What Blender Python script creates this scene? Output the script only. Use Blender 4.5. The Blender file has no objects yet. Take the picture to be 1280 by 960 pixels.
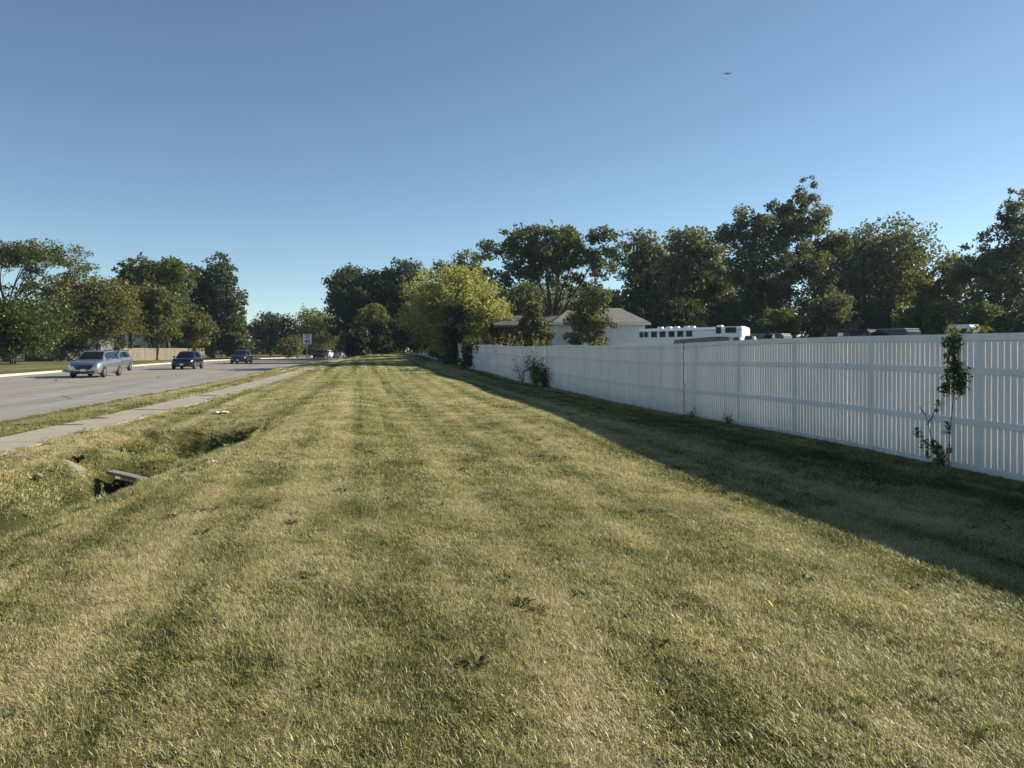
import bpy, bmesh, math, random
import numpy as np
from mathutils import Vector, Euler, Matrix

random.seed(7)
rng = np.random.default_rng(11)
R = math.radians
scene = bpy.context.scene
COL = scene.collection

# ------------------------------------------------------------------ camera, sky, sun, exposure
FPX, HORY, XV, EYE = 961.0, 437.0, 455.0, 1.72          # photo calibration at 1280 px
TH = math.atan((640 - XV) / FPX)
CT, ST = math.cos(TH), math.sin(TH)
cam = bpy.data.cameras.new("camera")
cam.sensor_width = 36.0
cam.lens = FPX / 1280 * 36.0
cam.clip_start = 0.05
cam.clip_end = 9000
camo = bpy.data.objects.new("camera", cam)
COL.objects.link(camo)
camo.location = (0, 0, EYE)
camo.rotation_euler = (R(90), 0, -TH)
cam.shift_y = -(480 - HORY) / 1280
scene.camera = camo

SUN_AZ, SUN_EL = 12.0, 26.2                              # degrees from +X towards +Y, elevation
world = bpy.data.worlds.new("World")
scene.world = world
world.use_nodes = True
wn = world.node_tree
bgn = wn.nodes["Background"]
sky = wn.nodes.new("ShaderNodeTexSky")
sky.sky_type = 'NISHITA'
sky.sun_disc = False
sky.sun_elevation = R(SUN_EL)
sky.sun_rotation = R(90 - SUN_AZ)
sky.altitude = 3000
sky.air_density = 1.0
sky.dust_density = 1.0
sky.ozone_density = 4.6
tint = wn.nodes.new("ShaderNodeMix")
tint.data_type, tint.blend_type = 'RGBA', 'MULTIPLY'
tint.inputs[0].default_value = 1.0
tint.inputs[7].default_value = (1.23, 1.08, 0.85, 1)
wn.links.new(sky.outputs[0], tint.inputs[6])
wn.links.new(tint.outputs[2], bgn.inputs[0])
bgn.inputs[1].default_value = 0.090
sl = bpy.data.lights.new("sun", 'SUN')
sl.energy = 5.0
sl.angle = R(0.53)
sl.color = (1.0, 0.91, 0.76)
so = bpy.data.objects.new("sun", sl)
COL.objects.link(so)
sv = Vector((math.cos(R(SUN_AZ)) * math.cos(R(SUN_EL)), math.sin(R(SUN_AZ)) * math.cos(R(SUN_EL)), math.sin(R(SUN_EL))))
so.rotation_euler = sv.to_track_quat('Z', 'Y').to_euler()
so.location = sv * 60
vs = scene.view_settings
vs.view_transform = 'Standard'
vs.look = 'None'
vs.gamma = 1
vs.use_curve_mapping = False
vs.exposure = 0.85

# ------------------------------------------------------------------ helpers
def at(px, D):
    X = (px - XV) * CT * D / FPX
    return X, (D - X * ST) / CT
def zat(py, D):
    return EYE + (HORY - py) * D / FPX
def tag(o, label=None, cat=None, group=None, kind=None):
    if label: o['label'] = label
    if cat: o['category'] = cat
    if group: o['group'] = group
    if kind: o['kind'] = kind
    return o
def empty(name, loc, rz=0, label=None, cat=None, group=None):
    o = bpy.data.objects.new(name, None)
    o.empty_display_size = 0.2
    COL.objects.link(o)
    o.location = loc
    o.rotation_euler = (0, 0, rz)
    return tag(o, label, cat, group)

class MB:
    def __init__(s):
        s.v, s.f = [], []
    def add(s, vs_, fs_):
        n = len(s.v)
        s.v += [tuple(p) for p in vs_]
        s.f += [tuple(i + n for i in f) for f in fs_]
        return s
    def box(s, c, d, rz=0.0, taper=1.0):
        hx, hy, hz = d[0] / 2, d[1] / 2, d[2] / 2
        ca, sa = math.cos(rz), math.sin(rz)
        P = []
        for z, t in ((-hz, 1), (hz, taper)):
            for x, y in ((-hx, -hy), (hx, -hy), (hx, hy), (-hx, hy)):
                x, y = x * t, y * t
                P.append((c[0] + x * ca - y * sa, c[1] + x * sa + y * ca, c[2] + z))
        return s.add(P, [(3, 2, 1, 0), (4, 5, 6, 7), (0, 1, 5, 4), (1, 2, 6, 5), (2, 3, 7, 6), (3, 0, 4, 7)])
    def quad(s, a, b, c, d):
        return s.add([a, b, c, d], [(0, 1, 2, 3)])
    def tube(s, pts, rad, n=6, cap=True):
        pts = [Vector(p) for p in pts]
        rings = []
        for i, p in enumerate(pts):
            t = (pts[min(i + 1, len(pts) - 1)] - pts[max(i - 1, 0)])
            if t.length < 1e-6: t = Vector((0, 0, 1))
            t.normalize()
            u = t.cross(Vector((0.31, 0.95, 0.05)))
            if u.length < 1e-3: u = t.cross(Vector((1, 0, 0)))
            u.normalize()
            w = t.cross(u)
            r = rad[i] if hasattr(rad, '__len__') else rad
            rings.append([p + (u * math.cos(2 * math.pi * k / n) + w * math.sin(2 * math.pi * k / n)) * r for k in range(n)])
        V = [q for r_ in rings for q in r_]
        F = []
        for i in range(len(pts) - 1):
            for k in range(n):
                a, b = i * n + k, i * n + (k + 1) % n
                F.append((a, b, b + n, a + n))
        if cap:
            F.append(tuple(range(n - 1, -1, -1)))
            F.append(tuple((len(pts) - 1) * n + k for k in range(n)))
        return s.add(V, F)
    def loft(s, rings, closed=True, cap=True):
        n = len(rings[0])
        V = [p for r_ in rings for p in r_]
        F = []
        m = n if closed else n - 1
        for i in range(len(rings) - 1):
            for k in range(m):
                a, b = i * n + k, i * n + (k + 1) % n
                F.append((a, b, b + n, a + n))
        if cap:
            F.append(tuple(range(n - 1, -1, -1)))
            F.append(tuple((len(rings) - 1) * n + k for k in range(n)))
        return s.add(V, F)
    def prism(s, poly, axis_vec):
        a = Vector(axis_vec)
        n = len(poly)
        V = [Vector(p) for p in poly] + [Vector(p) + a for p in poly]
        F = [tuple(range(n - 1, -1, -1)), tuple(range(n, 2 * n))]
        for k in range(n):
            F.append((k, (k + 1) % n, n + (k + 1) % n, n + k))
        return s.add(V, F)
    def build(s, name, mat, parent=None, smooth=False, bevel=0.0, fix=True):
        me = bpy.data.meshes.new(name)
        me.from_pydata(s.v, [], s.f)
        if fix or bevel:
            bm = bmesh.new()
            bm.from_mesh(me)
            bmesh.ops.recalc_face_normals(bm, faces=bm.faces)
            if bevel:
                bmesh.ops.bevel(bm, geom=[e for e in bm.edges if e.is_manifold and e.calc_face_angle(0) > 0.5], offset=bevel, segments=2, affect='EDGES', profile=0.5)
            bm.to_mesh(me)
            bm.free()
        if smooth:
            for p in me.polygons: p.use_smooth = True
        me.materials.append(mat)
        o = bpy.data.objects.new(name, me)
        COL.objects.link(o)
        if parent: o.parent = parent
        return o

def np_mesh(name, V, Q, mat, parent=None, attr=None, smooth=False, link=True):
    """fast mesh from numpy; Q (n,k) faces, attr: dict name -> per vertex float"""
    me = bpy.data.meshes.new(name)
    k = Q.shape[1]
    me.vertices.add(len(V))
    me.vertices.foreach_set("co", V.astype(np.float32).ravel())
    me.loops.add(Q.size)
    me.loops.foreach_set("vertex_index", Q.astype(np.int32).ravel())
    me.polygons.add(len(Q))
    me.polygons.foreach_set("loop_start", np.arange(0, Q.size, k, dtype=np.int32))
    me.polygons.foreach_set("loop_total", np.full(len(Q), k, dtype=np.int32))
    if smooth:
        me.polygons.foreach_set("use_smooth", np.ones(len(Q), dtype=bool))
    for an, arr in (attr or {}).items():
        a = me.attributes.new(an, 'FLOAT', 'POINT')
        a.data.foreach_set("value", arr.astype(np.float32))
    me.update(calc_edges=True)
    me.validate()
    me.materials.append(mat)
    o = bpy.data.objects.new(name, me)
    if link: COL.objects.link(o)
    if parent: o.parent = parent
    return o

# ------------------------------------------------------------------ materials
class NT:
    def __init__(s, name):
        s.m = bpy.data.materials.new(name)
        s.m.use_nodes = True
        s.t = s.m.node_tree
        s.t.nodes.clear()
        s.out = s.t.nodes.new("ShaderNodeOutputMaterial")
    def n(s, typ, **kw):
        nd = s.t.nodes.new("ShaderNode" + typ)
        for k, v in kw.items():
            if k.startswith("i_"):
                nd.inputs[k[2:].replace("_", " ")].default_value = v
            else: setattr(nd, k, v)
        return nd
    def l(s, a, b): s.t.links.new(a, b)
    def pos(s, scale=(1, 1, 1)):
        g = s.n("NewGeometry")
        mp = s.n("Mapping")
        mp.inputs["Scale"].default_value = scale
        s.l(g.outputs["Position"], mp.inputs["Vector"])
        return mp.outputs[0]
    def noise(s, vec, scale, detail=4, rough=0.55):
        nd = s.n("TexNoise")
        nd.inputs["Scale"].default_value = scale
        nd.inputs["Detail"].default_value = detail
        nd.inputs["Roughness"].default_value = rough
        if vec is not None: s.l(vec, nd.inputs["Vector"])
        return nd.outputs["Fac"]
    def ramp(s, fac, stops, interp='LINEAR'):
        nd = s.n("ValToRGB")
        cr = nd.color_ramp
        cr.interpolation = interp
        while len(cr.elements) < len(stops): cr.elements.new(0.5)
        for e, (p, c) in zip(cr.elements, stops):
            e.position = p
            e.color = (c[0], c[1], c[2], 1) if hasattr(c, '__len__') else (c, c, c, 1)
        s.l(fac, nd.inputs[0])
        return nd.outputs[0]
    def mix(s, fac, a, b, mode='MIX'):
        nd = s.n("Mix", data_type='RGBA', blend_type=mode)
        for sock, v in ((nd.inputs[0], fac), (nd.inputs[6], a), (nd.inputs[7], b)):
            if hasattr(v, 'links'): s.l(v, sock)
            elif hasattr(v, '__len__'): sock.default_value = (v[0], v[1], v[2], 1)
            else: sock.default_value = v
        return nd.outputs[2]
    def math(s, op, a, b=0.0, c=0.0, clamp=False):
        nd = s.n("Math", operation=op, use_clamp=clamp)
        for sock, v in zip(nd.inputs, (a, b, c)):
            if hasattr(v, 'links'): s.l(v, sock)
            else: sock.default_value = v
        return nd.outputs[0]
    def bump(s, h, strength=0.3, dist=0.02):
        nd = s.n("Bump")
        nd.inputs["Strength"].default_value = strength
        nd.inputs["Distance"].default_value = dist
        s.l(h, nd.inputs["Height"])
        return nd.outputs[0]
    def principled(s, color, rough=0.6, metal=0.0, normal=None, **kw):
        p = s.n("BsdfPrincipled")
        if hasattr(color, 'links'): s.l(color, p.inputs["Base Color"])
        else: p.inputs["Base Color"].default_value = (*color, 1)
        if hasattr(rough, 'links'): s.l(rough, p.inputs["Roughness"])
        else: p.inputs["Roughness"].default_value = rough
        p.inputs["Metallic"].default_value = metal
        if normal is not None: s.l(normal, p.inputs["Normal"])
        for k, v in kw.items(): p.inputs[k.replace("_", " ")].default_value = v
        s.l(p.outputs[0], s.out.inputs[0])
        return s.m

def simple(name, col, rough=0.6, metal=0.0, var=0.12, scale=3.0, **kw):
    t = NT(name)
    f = t.noise(t.pos(), scale, 5)
    c = t.ramp(f, [(0.25, tuple(x * (1 - var) for x in col)), (0.75, tuple(min(1, x * (1 + var)) for x in col))])
    return t.principled(c, rough, metal, **kw)

def grass_colour(t, blade=None):
    """straw / olive / green balance varying over the lawn; shared by blades and the ground below"""
    big = t.noise(t.pos((0.35, 0.22, 1)), 1.0, 4, 0.6)
    mid = t.noise(t.pos((1.6, 1.1, 1)), 1.0, 4, 0.6)
    strp = t.noise(t.pos((1.5, 0.022, 0.0)), 1.0, 3, 0.5)         # mower passes run along the verge
    g = t.n("NewGeometry")
    sx = t.n("SeparateXYZ")
    t.l(g.outputs["Position"], sx.inputs[0])
    ditch = t.n("MapRange", clamp=True)
    ditch.inputs[1].default_value = -0.04
    ditch.inputs[2].default_value = -0.36
    ditch.inputs[3].default_value = 0.0
    ditch.inputs[4].default_value = 0.58
    t.l(sx.outputs["Z"], ditch.inputs[0])
    lush_shade = t.n("MapRange", clamp=True)                                # greener strip along the fence, deepened to darken the fence's shade
    lush_shade.inputs[1].default_value = 4.6
    lush_shade.inputs[2].default_value = 7.2
    lush_shade.inputs[4].default_value = 0.58
    t.l(sx.outputs["X"], lush_shade.inputs[0])
    b = t.math('SUBTRACT', t.math('MULTIPLY_ADD', big, 1.3, -0.62), lush_shade.outputs[0])
    m = t.math('MULTIPLY_ADD', mid, 2.3, -1.12)
    s_ = t.math('MULTIPLY_ADD', strp, 2.9, -1.40)
    e = t.math('ADD', t.math('ADD', b, m), s_)
    return t.math('SUBTRACT', e, ditch.outputs[0])

GREEN0, GREEN1, OLIVE, STRAW, PALE = (0.040, 0.066, 0.011), (0.155, 0.190, 0.032), (0.370, 0.362, 0.098), (0.56, 0.475, 0.22), (0.66, 0.58, 0.35)
def mat_grass_blade():
    t = NT("grass_blade")
    a = t.n("Attribute", attribute_name="var")
    shift = grass_colour(t)
    f = t.math('MULTIPLY_ADD', shift, 0.62, a.outputs["Fac"], clamp=True)
    c = t.ramp(f, [(0.06, GREEN0), (0.28, GREEN1), (0.5, OLIVE), (0.74, STRAW), (0.97, PALE)])
    d = t.n("BsdfDiffuse")
    tr = t.n("BsdfTranslucent")
    gl = t.n("BsdfGlossy")
    gl.inputs["Roughness"].default_value = 0.45
    gl.inputs["Color"].default_value = (0.9, 0.9, 0.85, 1)
    t.l(c, d.inputs[0])
    t.l(c, tr.inputs[0])
    m1 = t.n("MixShader")
    m1.inputs[0].default_value = 0.46
    t.l(d.outputs[0], m1.inputs[1])
    t.l(tr.outputs[0], m1.inputs[2])
    m2 = t.n("MixShader")
    m2.inputs[0].default_value = 0.05
    t.l(m1.outputs[0], m2.inputs[1])
    t.l(gl.outputs[0], m2.inputs[2])
    t.l(m2.outputs[0], t.out.inputs[0])
    return t.m
def mat_ground():
    t = NT("lawn_soil")
    shift = grass_colour(t)
    fine = t.noise(t.pos((1, 1, 1)), 42.0, 6, 0.7)
    f = t.math('ADD', t.math('MULTIPLY_ADD', shift, 0.55, 0.47), t.math('MULTIPLY_ADD', fine, 0.9, -0.45), clamp=True)
    c = t.ramp(f, [(0.05, (0.04, 0.045, 0.016)), (0.35, (0.085, 0.09, 0.03)), (0.6, (0.17, 0.15, 0.062)), (0.95, (0.30, 0.26, 0.135))])
    h = t.noise(t.pos((1, 1, 1)), 30.0, 6, 0.75)
    return t.principled(c, 0.95, normal=t.bump(h, 0.9, 0.05), Specular_IOR_Level=0.1)
def mat_road():
    t = NT("asphalt")
    g = t.pos((0.5, 0.03, 1))
    st = t.noise(g, 1.6, 3)
    pt = t.noise(t.pos(), 0.35, 5, 0.65)
    fi = t.noise(t.pos(), 25.0, 5, 0.7)
    f = t.math('ADD', t.math('MULTIPLY_ADD', st, 0.55, t.math('MULTIPLY', pt, 0.35)), t.math('MULTIPLY', fi, 0.14))
    vo = t.n("TexVoronoi", feature='DISTANCE_TO_EDGE')
    wv = t.n("VectorMath", operation='ADD')
    nz = t.n("TexNoise")
    nz.inputs["Scale"].default_value = 0.8
    t.l(t.pos((0.16, 0.10, 1)), wv.inputs[0])
    t.l(nz.outputs["Color"], wv.inputs[1])
    t.l(wv.outputs[0], vo.inputs["Vector"])
    vo.inputs["Scale"].default_value = 1.0
    crack = t.ramp(vo.outputs["Distance"], [(0.004, 0.55), (0.012, 1.0)])
    c = t.ramp(f, [(0.3, (0.19, 0.18, 0.16)), (0.52, (0.265, 0.25, 0.225)), (0.8, (0.36, 0.34, 0.305))])
    c = t.mix(1.0, c, crack, 'MULTIPLY')
    return t.principled(c, 0.85, normal=t.bump(fi, 0.25, 0.01), Specular_IOR_Level=0.25)
def mat_concrete(name, c0, c1, joint=0.0):
    t = NT(name)
    a = t.noise(t.pos(), 1.3, 6, 0.65)
    b = t.noise(t.pos(), 18.0, 5, 0.7)
    f = t.math('MULTIPLY_ADD', a, 0.7, t.math('MULTIPLY', b, 0.3))
    c = t.ramp(f, [(0.3, c0), (0.7, c1)])
    return t.principled(c, 0.9, normal=t.bump(b, 0.3, 0.01), Specular_IOR_Level=0.2)
def mat_leaf(name, dark, light, accent=None, acc_pos=0.86, transl=0.42, scale=0.45):
    t = NT(name)
    a = t.n("Attribute", attribute_name="var")
    n_ = t.noise(t.pos(), scale, 3)
    f = t.math('ADD', t.math('MULTIPLY', a.outputs["Fac"], 0.62), t.math('MULTIPLY_ADD', n_, 0.9, -0.26), clamp=True)
    stops = [(0.05, dark), (0.7, light)]
    if accent: stops = [(0.05, dark), (acc_pos - 0.25, light), (acc_pos, accent)]
    c = t.ramp(f, stops)
    d = t.n("BsdfDiffuse")
    tr = t.n("BsdfTranslucent")
    gl = t.n("BsdfGlossy")
    gl.inputs["Roughness"].default_value = 0.5
    tc = t.mix(0.35, c, (0.25, 0.28, 0.03))
    t.l(c, d.inputs[0])
    t.l(tc, tr.inputs[0])
    m1 = t.n("MixShader")
    m1.inputs[0].default_value = transl
    t.l(d.outputs[0], m1.inputs[1])
    t.l(tr.outputs[0], m1.inputs[2])
    m2 = t.n("MixShader")
    m2.inputs[0].default_value = 0.03
    t.l(m1.outputs[0], m2.inputs[1])
    t.l(gl.outputs[0], m2.inputs[2])
    t.l(m2.outputs[0], t.out.inputs[0])
    return t.m
def mat_vinyl(name="white_vinyl", tl=0.05):
    t = NT(name)
    g = t.n("NewGeometry")
    sx = t.n("SeparateXYZ")
    t.l(g.outputs["Position"], sx.inputs[0])
    a = t.noise(t.pos((3, 1.2, 0.6)), 1.0, 5, 0.65)
    low = t.n("MapRange", clamp=True)                               # mud splash and algae along the foot
    low.inputs[1].default_value = 0.42
    low.inputs[2].default_value = 0.0
    t.l(sx.outputs["Z"], low.inputs[0])
    dirt = t.math('MULTIPLY', low.outputs[0], t.math('MULTIPLY_ADD', t.noise(t.pos(), 6.0, 5, 0.7), 1.4, -0.35, clamp=True), clamp=True)
    c0 = t.ramp(a, [(0.3, (0.67, 0.655, 0.635)), (0.6, (0.78, 0.765, 0.745))])
    c = t.mix(t.math('MULTIPLY', dirt, 0.95), c0, (0.24, 0.25, 0.17))
    p = t.n("BsdfPrincipled")
    t.l(c, p.inputs["Base Color"])
    p.inputs["Roughness"].default_value = 0.42
    p.inputs["Specular IOR Level"].default_value = 0.35
    tr = t.n("BsdfTranslucent")
    tr.inputs[0].default_value = (0.88, 0.88, 0.88, 1)
    m = t.n("MixShader")
    m.inputs[0].default_value = tl
    t.l(p.outputs[0], m.inputs[1])
    t.l(tr.outputs[0], m.inputs[2])
    t.l(m.outputs[0], t.out.inputs[0])
    return t.m
def mat_wood(name, c0, c1):
    t = NT(name)
    a = t.noise(t.pos((7, 7, 0.5)), 1.0, 4, 0.6)
    c = t.ramp(a, [(0.3, c0), (0.7, c1)])
    return t.principled(c, 0.9, normal=t.bump(a, 0.3, 0.01))
def mat_siding(name, col, pitch=0.12, vertical=False):
    t = NT(name)
    g = t.n("NewGeometry")
    sx = t.n("SeparateXYZ")
    t.l(g.outputs["Position"], sx.inputs[0])
    z = t.math('FRACT', t.math('DIVIDE', t.math('ADD', sx.outputs["X"], sx.outputs["Y"]) if vertical else sx.outputs["Z"], pitch))
    gr = t.ramp(z, [(0.0, 0.55), (0.10, 1.0)])
    n_ = t.noise(t.pos(), 1.2, 5)
    c = t.ramp(n_, [(0.3, tuple(x * 0.85 for x in col)), (0.7, col)])
    return t.principled(c, 0.7, normal=t.bump(gr, 0.6, 0.02))
def mat_shingle(name, c0, c1):
    t = NT(name)
    b = t.noise(t.pos((2.0, 2.0, 9.0)), 1.0, 5, 0.7)
    c = t.ramp(b, [(0.3, c0), (0.7, c1)])
    return t.principled(c, 0.9, normal=t.bump(b, 0.4, 0.02))
def mat_paint(name, col, metal=0.35, rough=0.28):
    t = NT(name)
    n_ = t.noise(t.pos(), 9.0, 3)
    c = t.ramp(n_, [(0.3, tuple(x * 0.93 for x in col)), (0.7, col)])
    return t.principled(c, rough, metal, Coat_Weight=0.6, Coat_Roughness=0.06)

M = {}
M['blade'] = mat_grass_blade()
M['ground'] = mat_ground()
M['road'] = mat_road()
M['walk'] = mat_concrete("sidewalk_concrete", (0.30, 0.262, 0.208), (0.41, 0.362, 0.292))
M['kerb'] = mat_concrete("kerb_concrete", (0.40, 0.37, 0.30), (0.52, 0.48, 0.40))
M['slab'] = mat_concrete("old_concrete", (0.15, 0.135, 0.11), (0.31, 0.285, 0.235))
M['white_line'] = simple("white_road_paint", (0.48, 0.47, 0.43), 0.8, var=0.28, scale=3)
M['yellow_line'] = simple("yellow_road_paint", (0.42, 0.30, 0.14), 0.8, var=0.25, scale=3)
M['bark'] = mat_wood("bark", (0.045, 0.037, 0.03), (0.10, 0.085, 0.068))
M['vinyl'] = mat_vinyl()
M['vinyl_backlit'] = mat_vinyl("backlit_white_vinyl", 0.25)  # same vinyl, extra translucency so the gaps between pickets look brighter
M['wood_dark'] = mat_wood("weathered_boards_dark_shaded", (0.055, 0.048, 0.042), (0.10, 0.088, 0.075))  # darker tone carries the fence's tree shade; door and pallets share it
M['wood_light'] = mat_wood("weathered_boards_sunlit", (0.12, 0.10, 0.08), (0.27, 0.225, 0.175))  # same boards in a lighter tone for the sunlit fence
M['black'] = simple("black_rubber", (0.018, 0.018, 0.019), 0.75)
M['dark_plastic'] = simple("dark_plastic", (0.02, 0.021, 0.024), 0.5)
M['glass'] = simple("dark_glass", (0.010, 0.013, 0.019), 0.06, Specular_IOR_Level=0.3)
M['trailer_glass'] = simple("trailer_glass", (0.012, 0.015, 0.02), 0.35, Specular_IOR_Level=0.15)
M['win_glass'] = simple("window_glass", (0.03, 0.035, 0.042), 0.08, Specular_IOR_Level=0.6)
M['rim'] = simple("alloy_rim", (0.55, 0.55, 0.56), 0.3, 0.8)
M['lamp'] = simple("headlamp_lens", (0.75, 0.77, 0.80), 0.12, 0.2)
M['tail'] = simple("tail_lamp_lens", (0.25, 0.015, 0.012), 0.2)
M['silver'] = mat_paint("silver_car_paint", (0.46, 0.47, 0.49), 0.85, 0.3)
M['black_paint'] = mat_paint("black_car_paint", (0.012, 0.013, 0.017), 0.2, 0.2)
M['grey_paint'] = mat_paint("charcoal_car_paint", (0.07, 0.072, 0.08), 0.4)
M['navy_paint'] = mat_paint("navy_car_paint", (0.02, 0.024, 0.04), 0.3)
M['white_paint'] = mat_paint("white_car_paint", (0.74, 0.74, 0.73), 0.0, 0.3)
M['galv'] = simple("galvanised_steel", (0.38, 0.39, 0.40), 0.5, 0.6)
M['sign_white'] = simple("sign_white", (0.72, 0.73, 0.74), 0.4, var=0.05)
M['sign_black'] = simple("sign_black", (0.015, 0.015, 0.017), 0.5)
M['white_siding'] = mat_siding("white_siding", (0.72, 0.73, 0.74))
M['barn_red'] = mat_siding("barn_red_boards", (0.060, 0.017, 0.015), 0.25, True)
M['trim_white'] = simple("white_trim", (0.75, 0.75, 0.74), 0.5, var=0.05)
M['roof_grey'] = mat_shingle("grey_shingle", (0.15, 0.14, 0.135), (0.25, 0.235, 0.22))
M['roof_brown'] = mat_shingle("brown_shingle", (0.06, 0.052, 0.048), (0.115, 0.10, 0.09))
M['trailer'] = simple("white_trailer_skin", (0.74, 0.74, 0.73), 0.4, var=0.04)
M['roof_white'] = simple("white_roof_skin", (0.80, 0.80, 0.79), 0.5, var=0.05)
M['dark_body'] = simple("dark_blue_black_panel", (0.022, 0.026, 0.036), 0.4)
M['tarp_grey'] = simple("grey_tarp", (0.085, 0.088, 0.095), 0.6, var=0.3, scale=4)
M['tarp_blue'] = simple("blue_tarp", (0.05, 0.12, 0.25), 0.55, var=0.2, scale=4)
M['dirt'] = simple("bare_dirt", (0.14, 0.085, 0.065), 0.95, var=0.35, scale=9)
M['dirt_dark'] = simple("dark_silt", (0.085, 0.068, 0.052), 0.95, var=0.4, scale=9)
M['paper'] = simple("paper_litter", (0.78, 0.78, 0.76), 0.8, var=0.06)
M['yellow_leaf'] = simple("yellow_leaf", (0.62, 0.42, 0.05), 0.6, var=0.1)
M['hydrant'] = simple("hydrant_yellow", (0.62, 0.46, 0.15), 0.5)
M['aero'] = simple("aircraft_skin", (0.22, 0.25, 0.30), 0.5, var=0.03)

# ------------------------------------------------------------------ layout curves (X across, Y along the verge)
YK = np.array([-40, 0, 15, 30, 45, 60, 70, 100, 125, 150, 200, 260, 400.])
XK_WALK = np.array([-7.9, -7.5, -7.0, -6.1, -5.7, -5.1, -4.55, -2.9, 0.2, 5, 15, 33, 80.])      # left edge of the pavement
YR = np.array([-40, 0, 20, 40, 60, 80, 100, 125, 150, 200, 260, 400.])
XK_R = np.array([-9.2, -9.0, -8.65, -7.9, -7.4, -6.7, -5.5, -2.8, 1.5, 12, 30, 76.])            # near kerb
XK_L = np.array([-24.6, -24.5, -24.4, -24.3, -24.2, -24.0, -23.6, -22.0, -17.5, -7.5, 10, 56.]) # far kerb
def smooth_interp(y, yk, xk):
    y = np.asarray(y, float)
    return (np.interp(y - 6, yk, xk) + np.interp(y, yk, xk) * 2 + np.interp(y + 6, yk, xk)) / 4
def walk_l(y): return smooth_interp(y, YK, XK_WALK)
def road_r(y): return smooth_interp(y, YR, XK_R)
def road_l(y): return smooth_interp(y, YR, XK_L)
WALK_W = 1.2
def sstep(a, b, x):
    t = np.clip((np.asarray(x, float) - a) / (b - a), 0, 1)
    return t * t * (3 - 2 * t)
def bumpw(x, c, s): return np.exp(-((x - c) / s) ** 2)
def lawn_rise(y): return 0.9 * sstep(30, 135, y)
def road_z(y): return -0.15 + 0.2 * lawn_rise(y)
def ditch_axis(y): return np.interp(y, [-20, 0, 7.4, 13, 18, 30], [-5.2, -4.9, -4.45, -3.55, -2.75, -2.6])
def height(x, y):
    x = np.asarray(x, float)
    y = np.asarray(y, float)
    wl = walk_l(y)
    wr = wl + WALK_W
    rr, rl = road_r(y), road_l(y)
    rise = lawn_rise(y)
    zlawn = rise + 0.035 * np.sin(x * 0.9 + y * 0.11) + 0.03 * np.sin(y * 0.33 + x * 0.4) * sstep(4, 12, y)
    zlawn = zlawn + 0.10 * bumpw(x, -0.8, 1.6) * (1 - sstep(20, 40, y)) - 0.05 * bumpw(x, 8.4, 1.2)
    ax = ditch_axis(y)
    zlawn = zlawn + 0.085 * bumpw(x, ax + 1.75, 0.85) * sstep(-2, 4, y) * (1 - sstep(17, 24, y))
    ul = (x + 3.32) * 0.69 + (y - 12.70) * 0.72
    pit = sstep(14.4, 15.6, y) * (1 - sstep(17.7, 18.5, y))
    dep = 0.33 + 0.27 * (1 - sstep(0.02, 0.24, ul)) + 0.2 * (1 - sstep(8.5, 11.5, y)) - 0.10 * sstep(0.4, 1.0, ul) - 0.17 * sstep(2.6, 6, ul) + 1.0 * pit
    right = np.clip((1.42 - 0.40 * pit - (x - ax)) / (1.20 - 0.5 * pit), 0, 1) ** 1.12
    left = np.clip(1 - sstep(0.08, 0.62 + 0.3 * pit, (ax - x) / np.maximum(ax - wr - 0.15, 0.8)), 0, 1)
    prof = np.where(x > ax, right, left)
    zlawn = zlawn - np.clip(dep, 0, 1.05) * prof
    edge = sstep(0, 0.9, x - wr)
    zw = 0.02 + rise * 0.8
    z = zw * (1 - edge) + zlawn * edge
    # verge between pavement and road
    zr = road_z(y)
    zverge = zr + 0.14 + (zw - zr - 0.14) * np.clip((x - rr) / np.maximum(wl - rr, 0.3), 0, 1) + 0.04 * np.sin(np.clip((x - rr) / np.maximum(wl - rr, 0.3), 0, 1) * math.pi)
    z = np.where(x < wl, zverge, z)
    z = np.where((x >= wl - 0.04) & (x <= wr + 0.04), zw - 0.03, z)
    # the road bed lies below the road sheet
    z = np.where((x < rr + 0.05) & (x > rl - 0.05), zr - 0.25, z)
    zleft = zr + 0.14 + 0.012 * np.clip(rl - x, 0, 14)
    z = np.where(x <= rl - 0.05, zleft, z)
    return z
def hz(x, y): return float(height(x, y))
def pt(px, D, dz=0.0):
    x, y = at(px, D)
    return (x, y, hz(x, y) + dz)

# ------------------------------------------------------------------ ground, road, pavement, kerbs
def grid_axis(parts):
    out = []
    for a, b, s in parts:
        out += list(np.arange(a, b, s))
    return np.array(out)
gx = grid_axis([(-400, -100, 50), (-100, -40, 5), (-40, -26, 1.0), (-26, -9, 0.5), (-9, 10, 0.16), (10, 60, 2.0), (60, 120, 6), (120, 401, 40)])
gy = grid_axis([(-120, -20, 10), (-20, 0, 1.0), (0, 36, 0.16), (36, 160, 0.8), (160, 300, 6), (300, 601, 50)])
GX, GY = np.meshgrid(gx, gy)
GZ = height(GX, GY)
fade = sstep(400, 900, GY)
V = np.stack([GX, GY, GZ], -1).reshape(-1, 3)
nx, ny = len(gx), len(gy)
ii = np.arange((ny - 1) * nx).reshape(ny - 1, nx)[:, :-1].ravel()
Q = np.stack([ii, ii + 1, ii + nx + 1, ii + nx], -1)
gnd = np_mesh("ground", V, Q, M['ground'], smooth=True)
tag(gnd, kind='structure')

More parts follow.
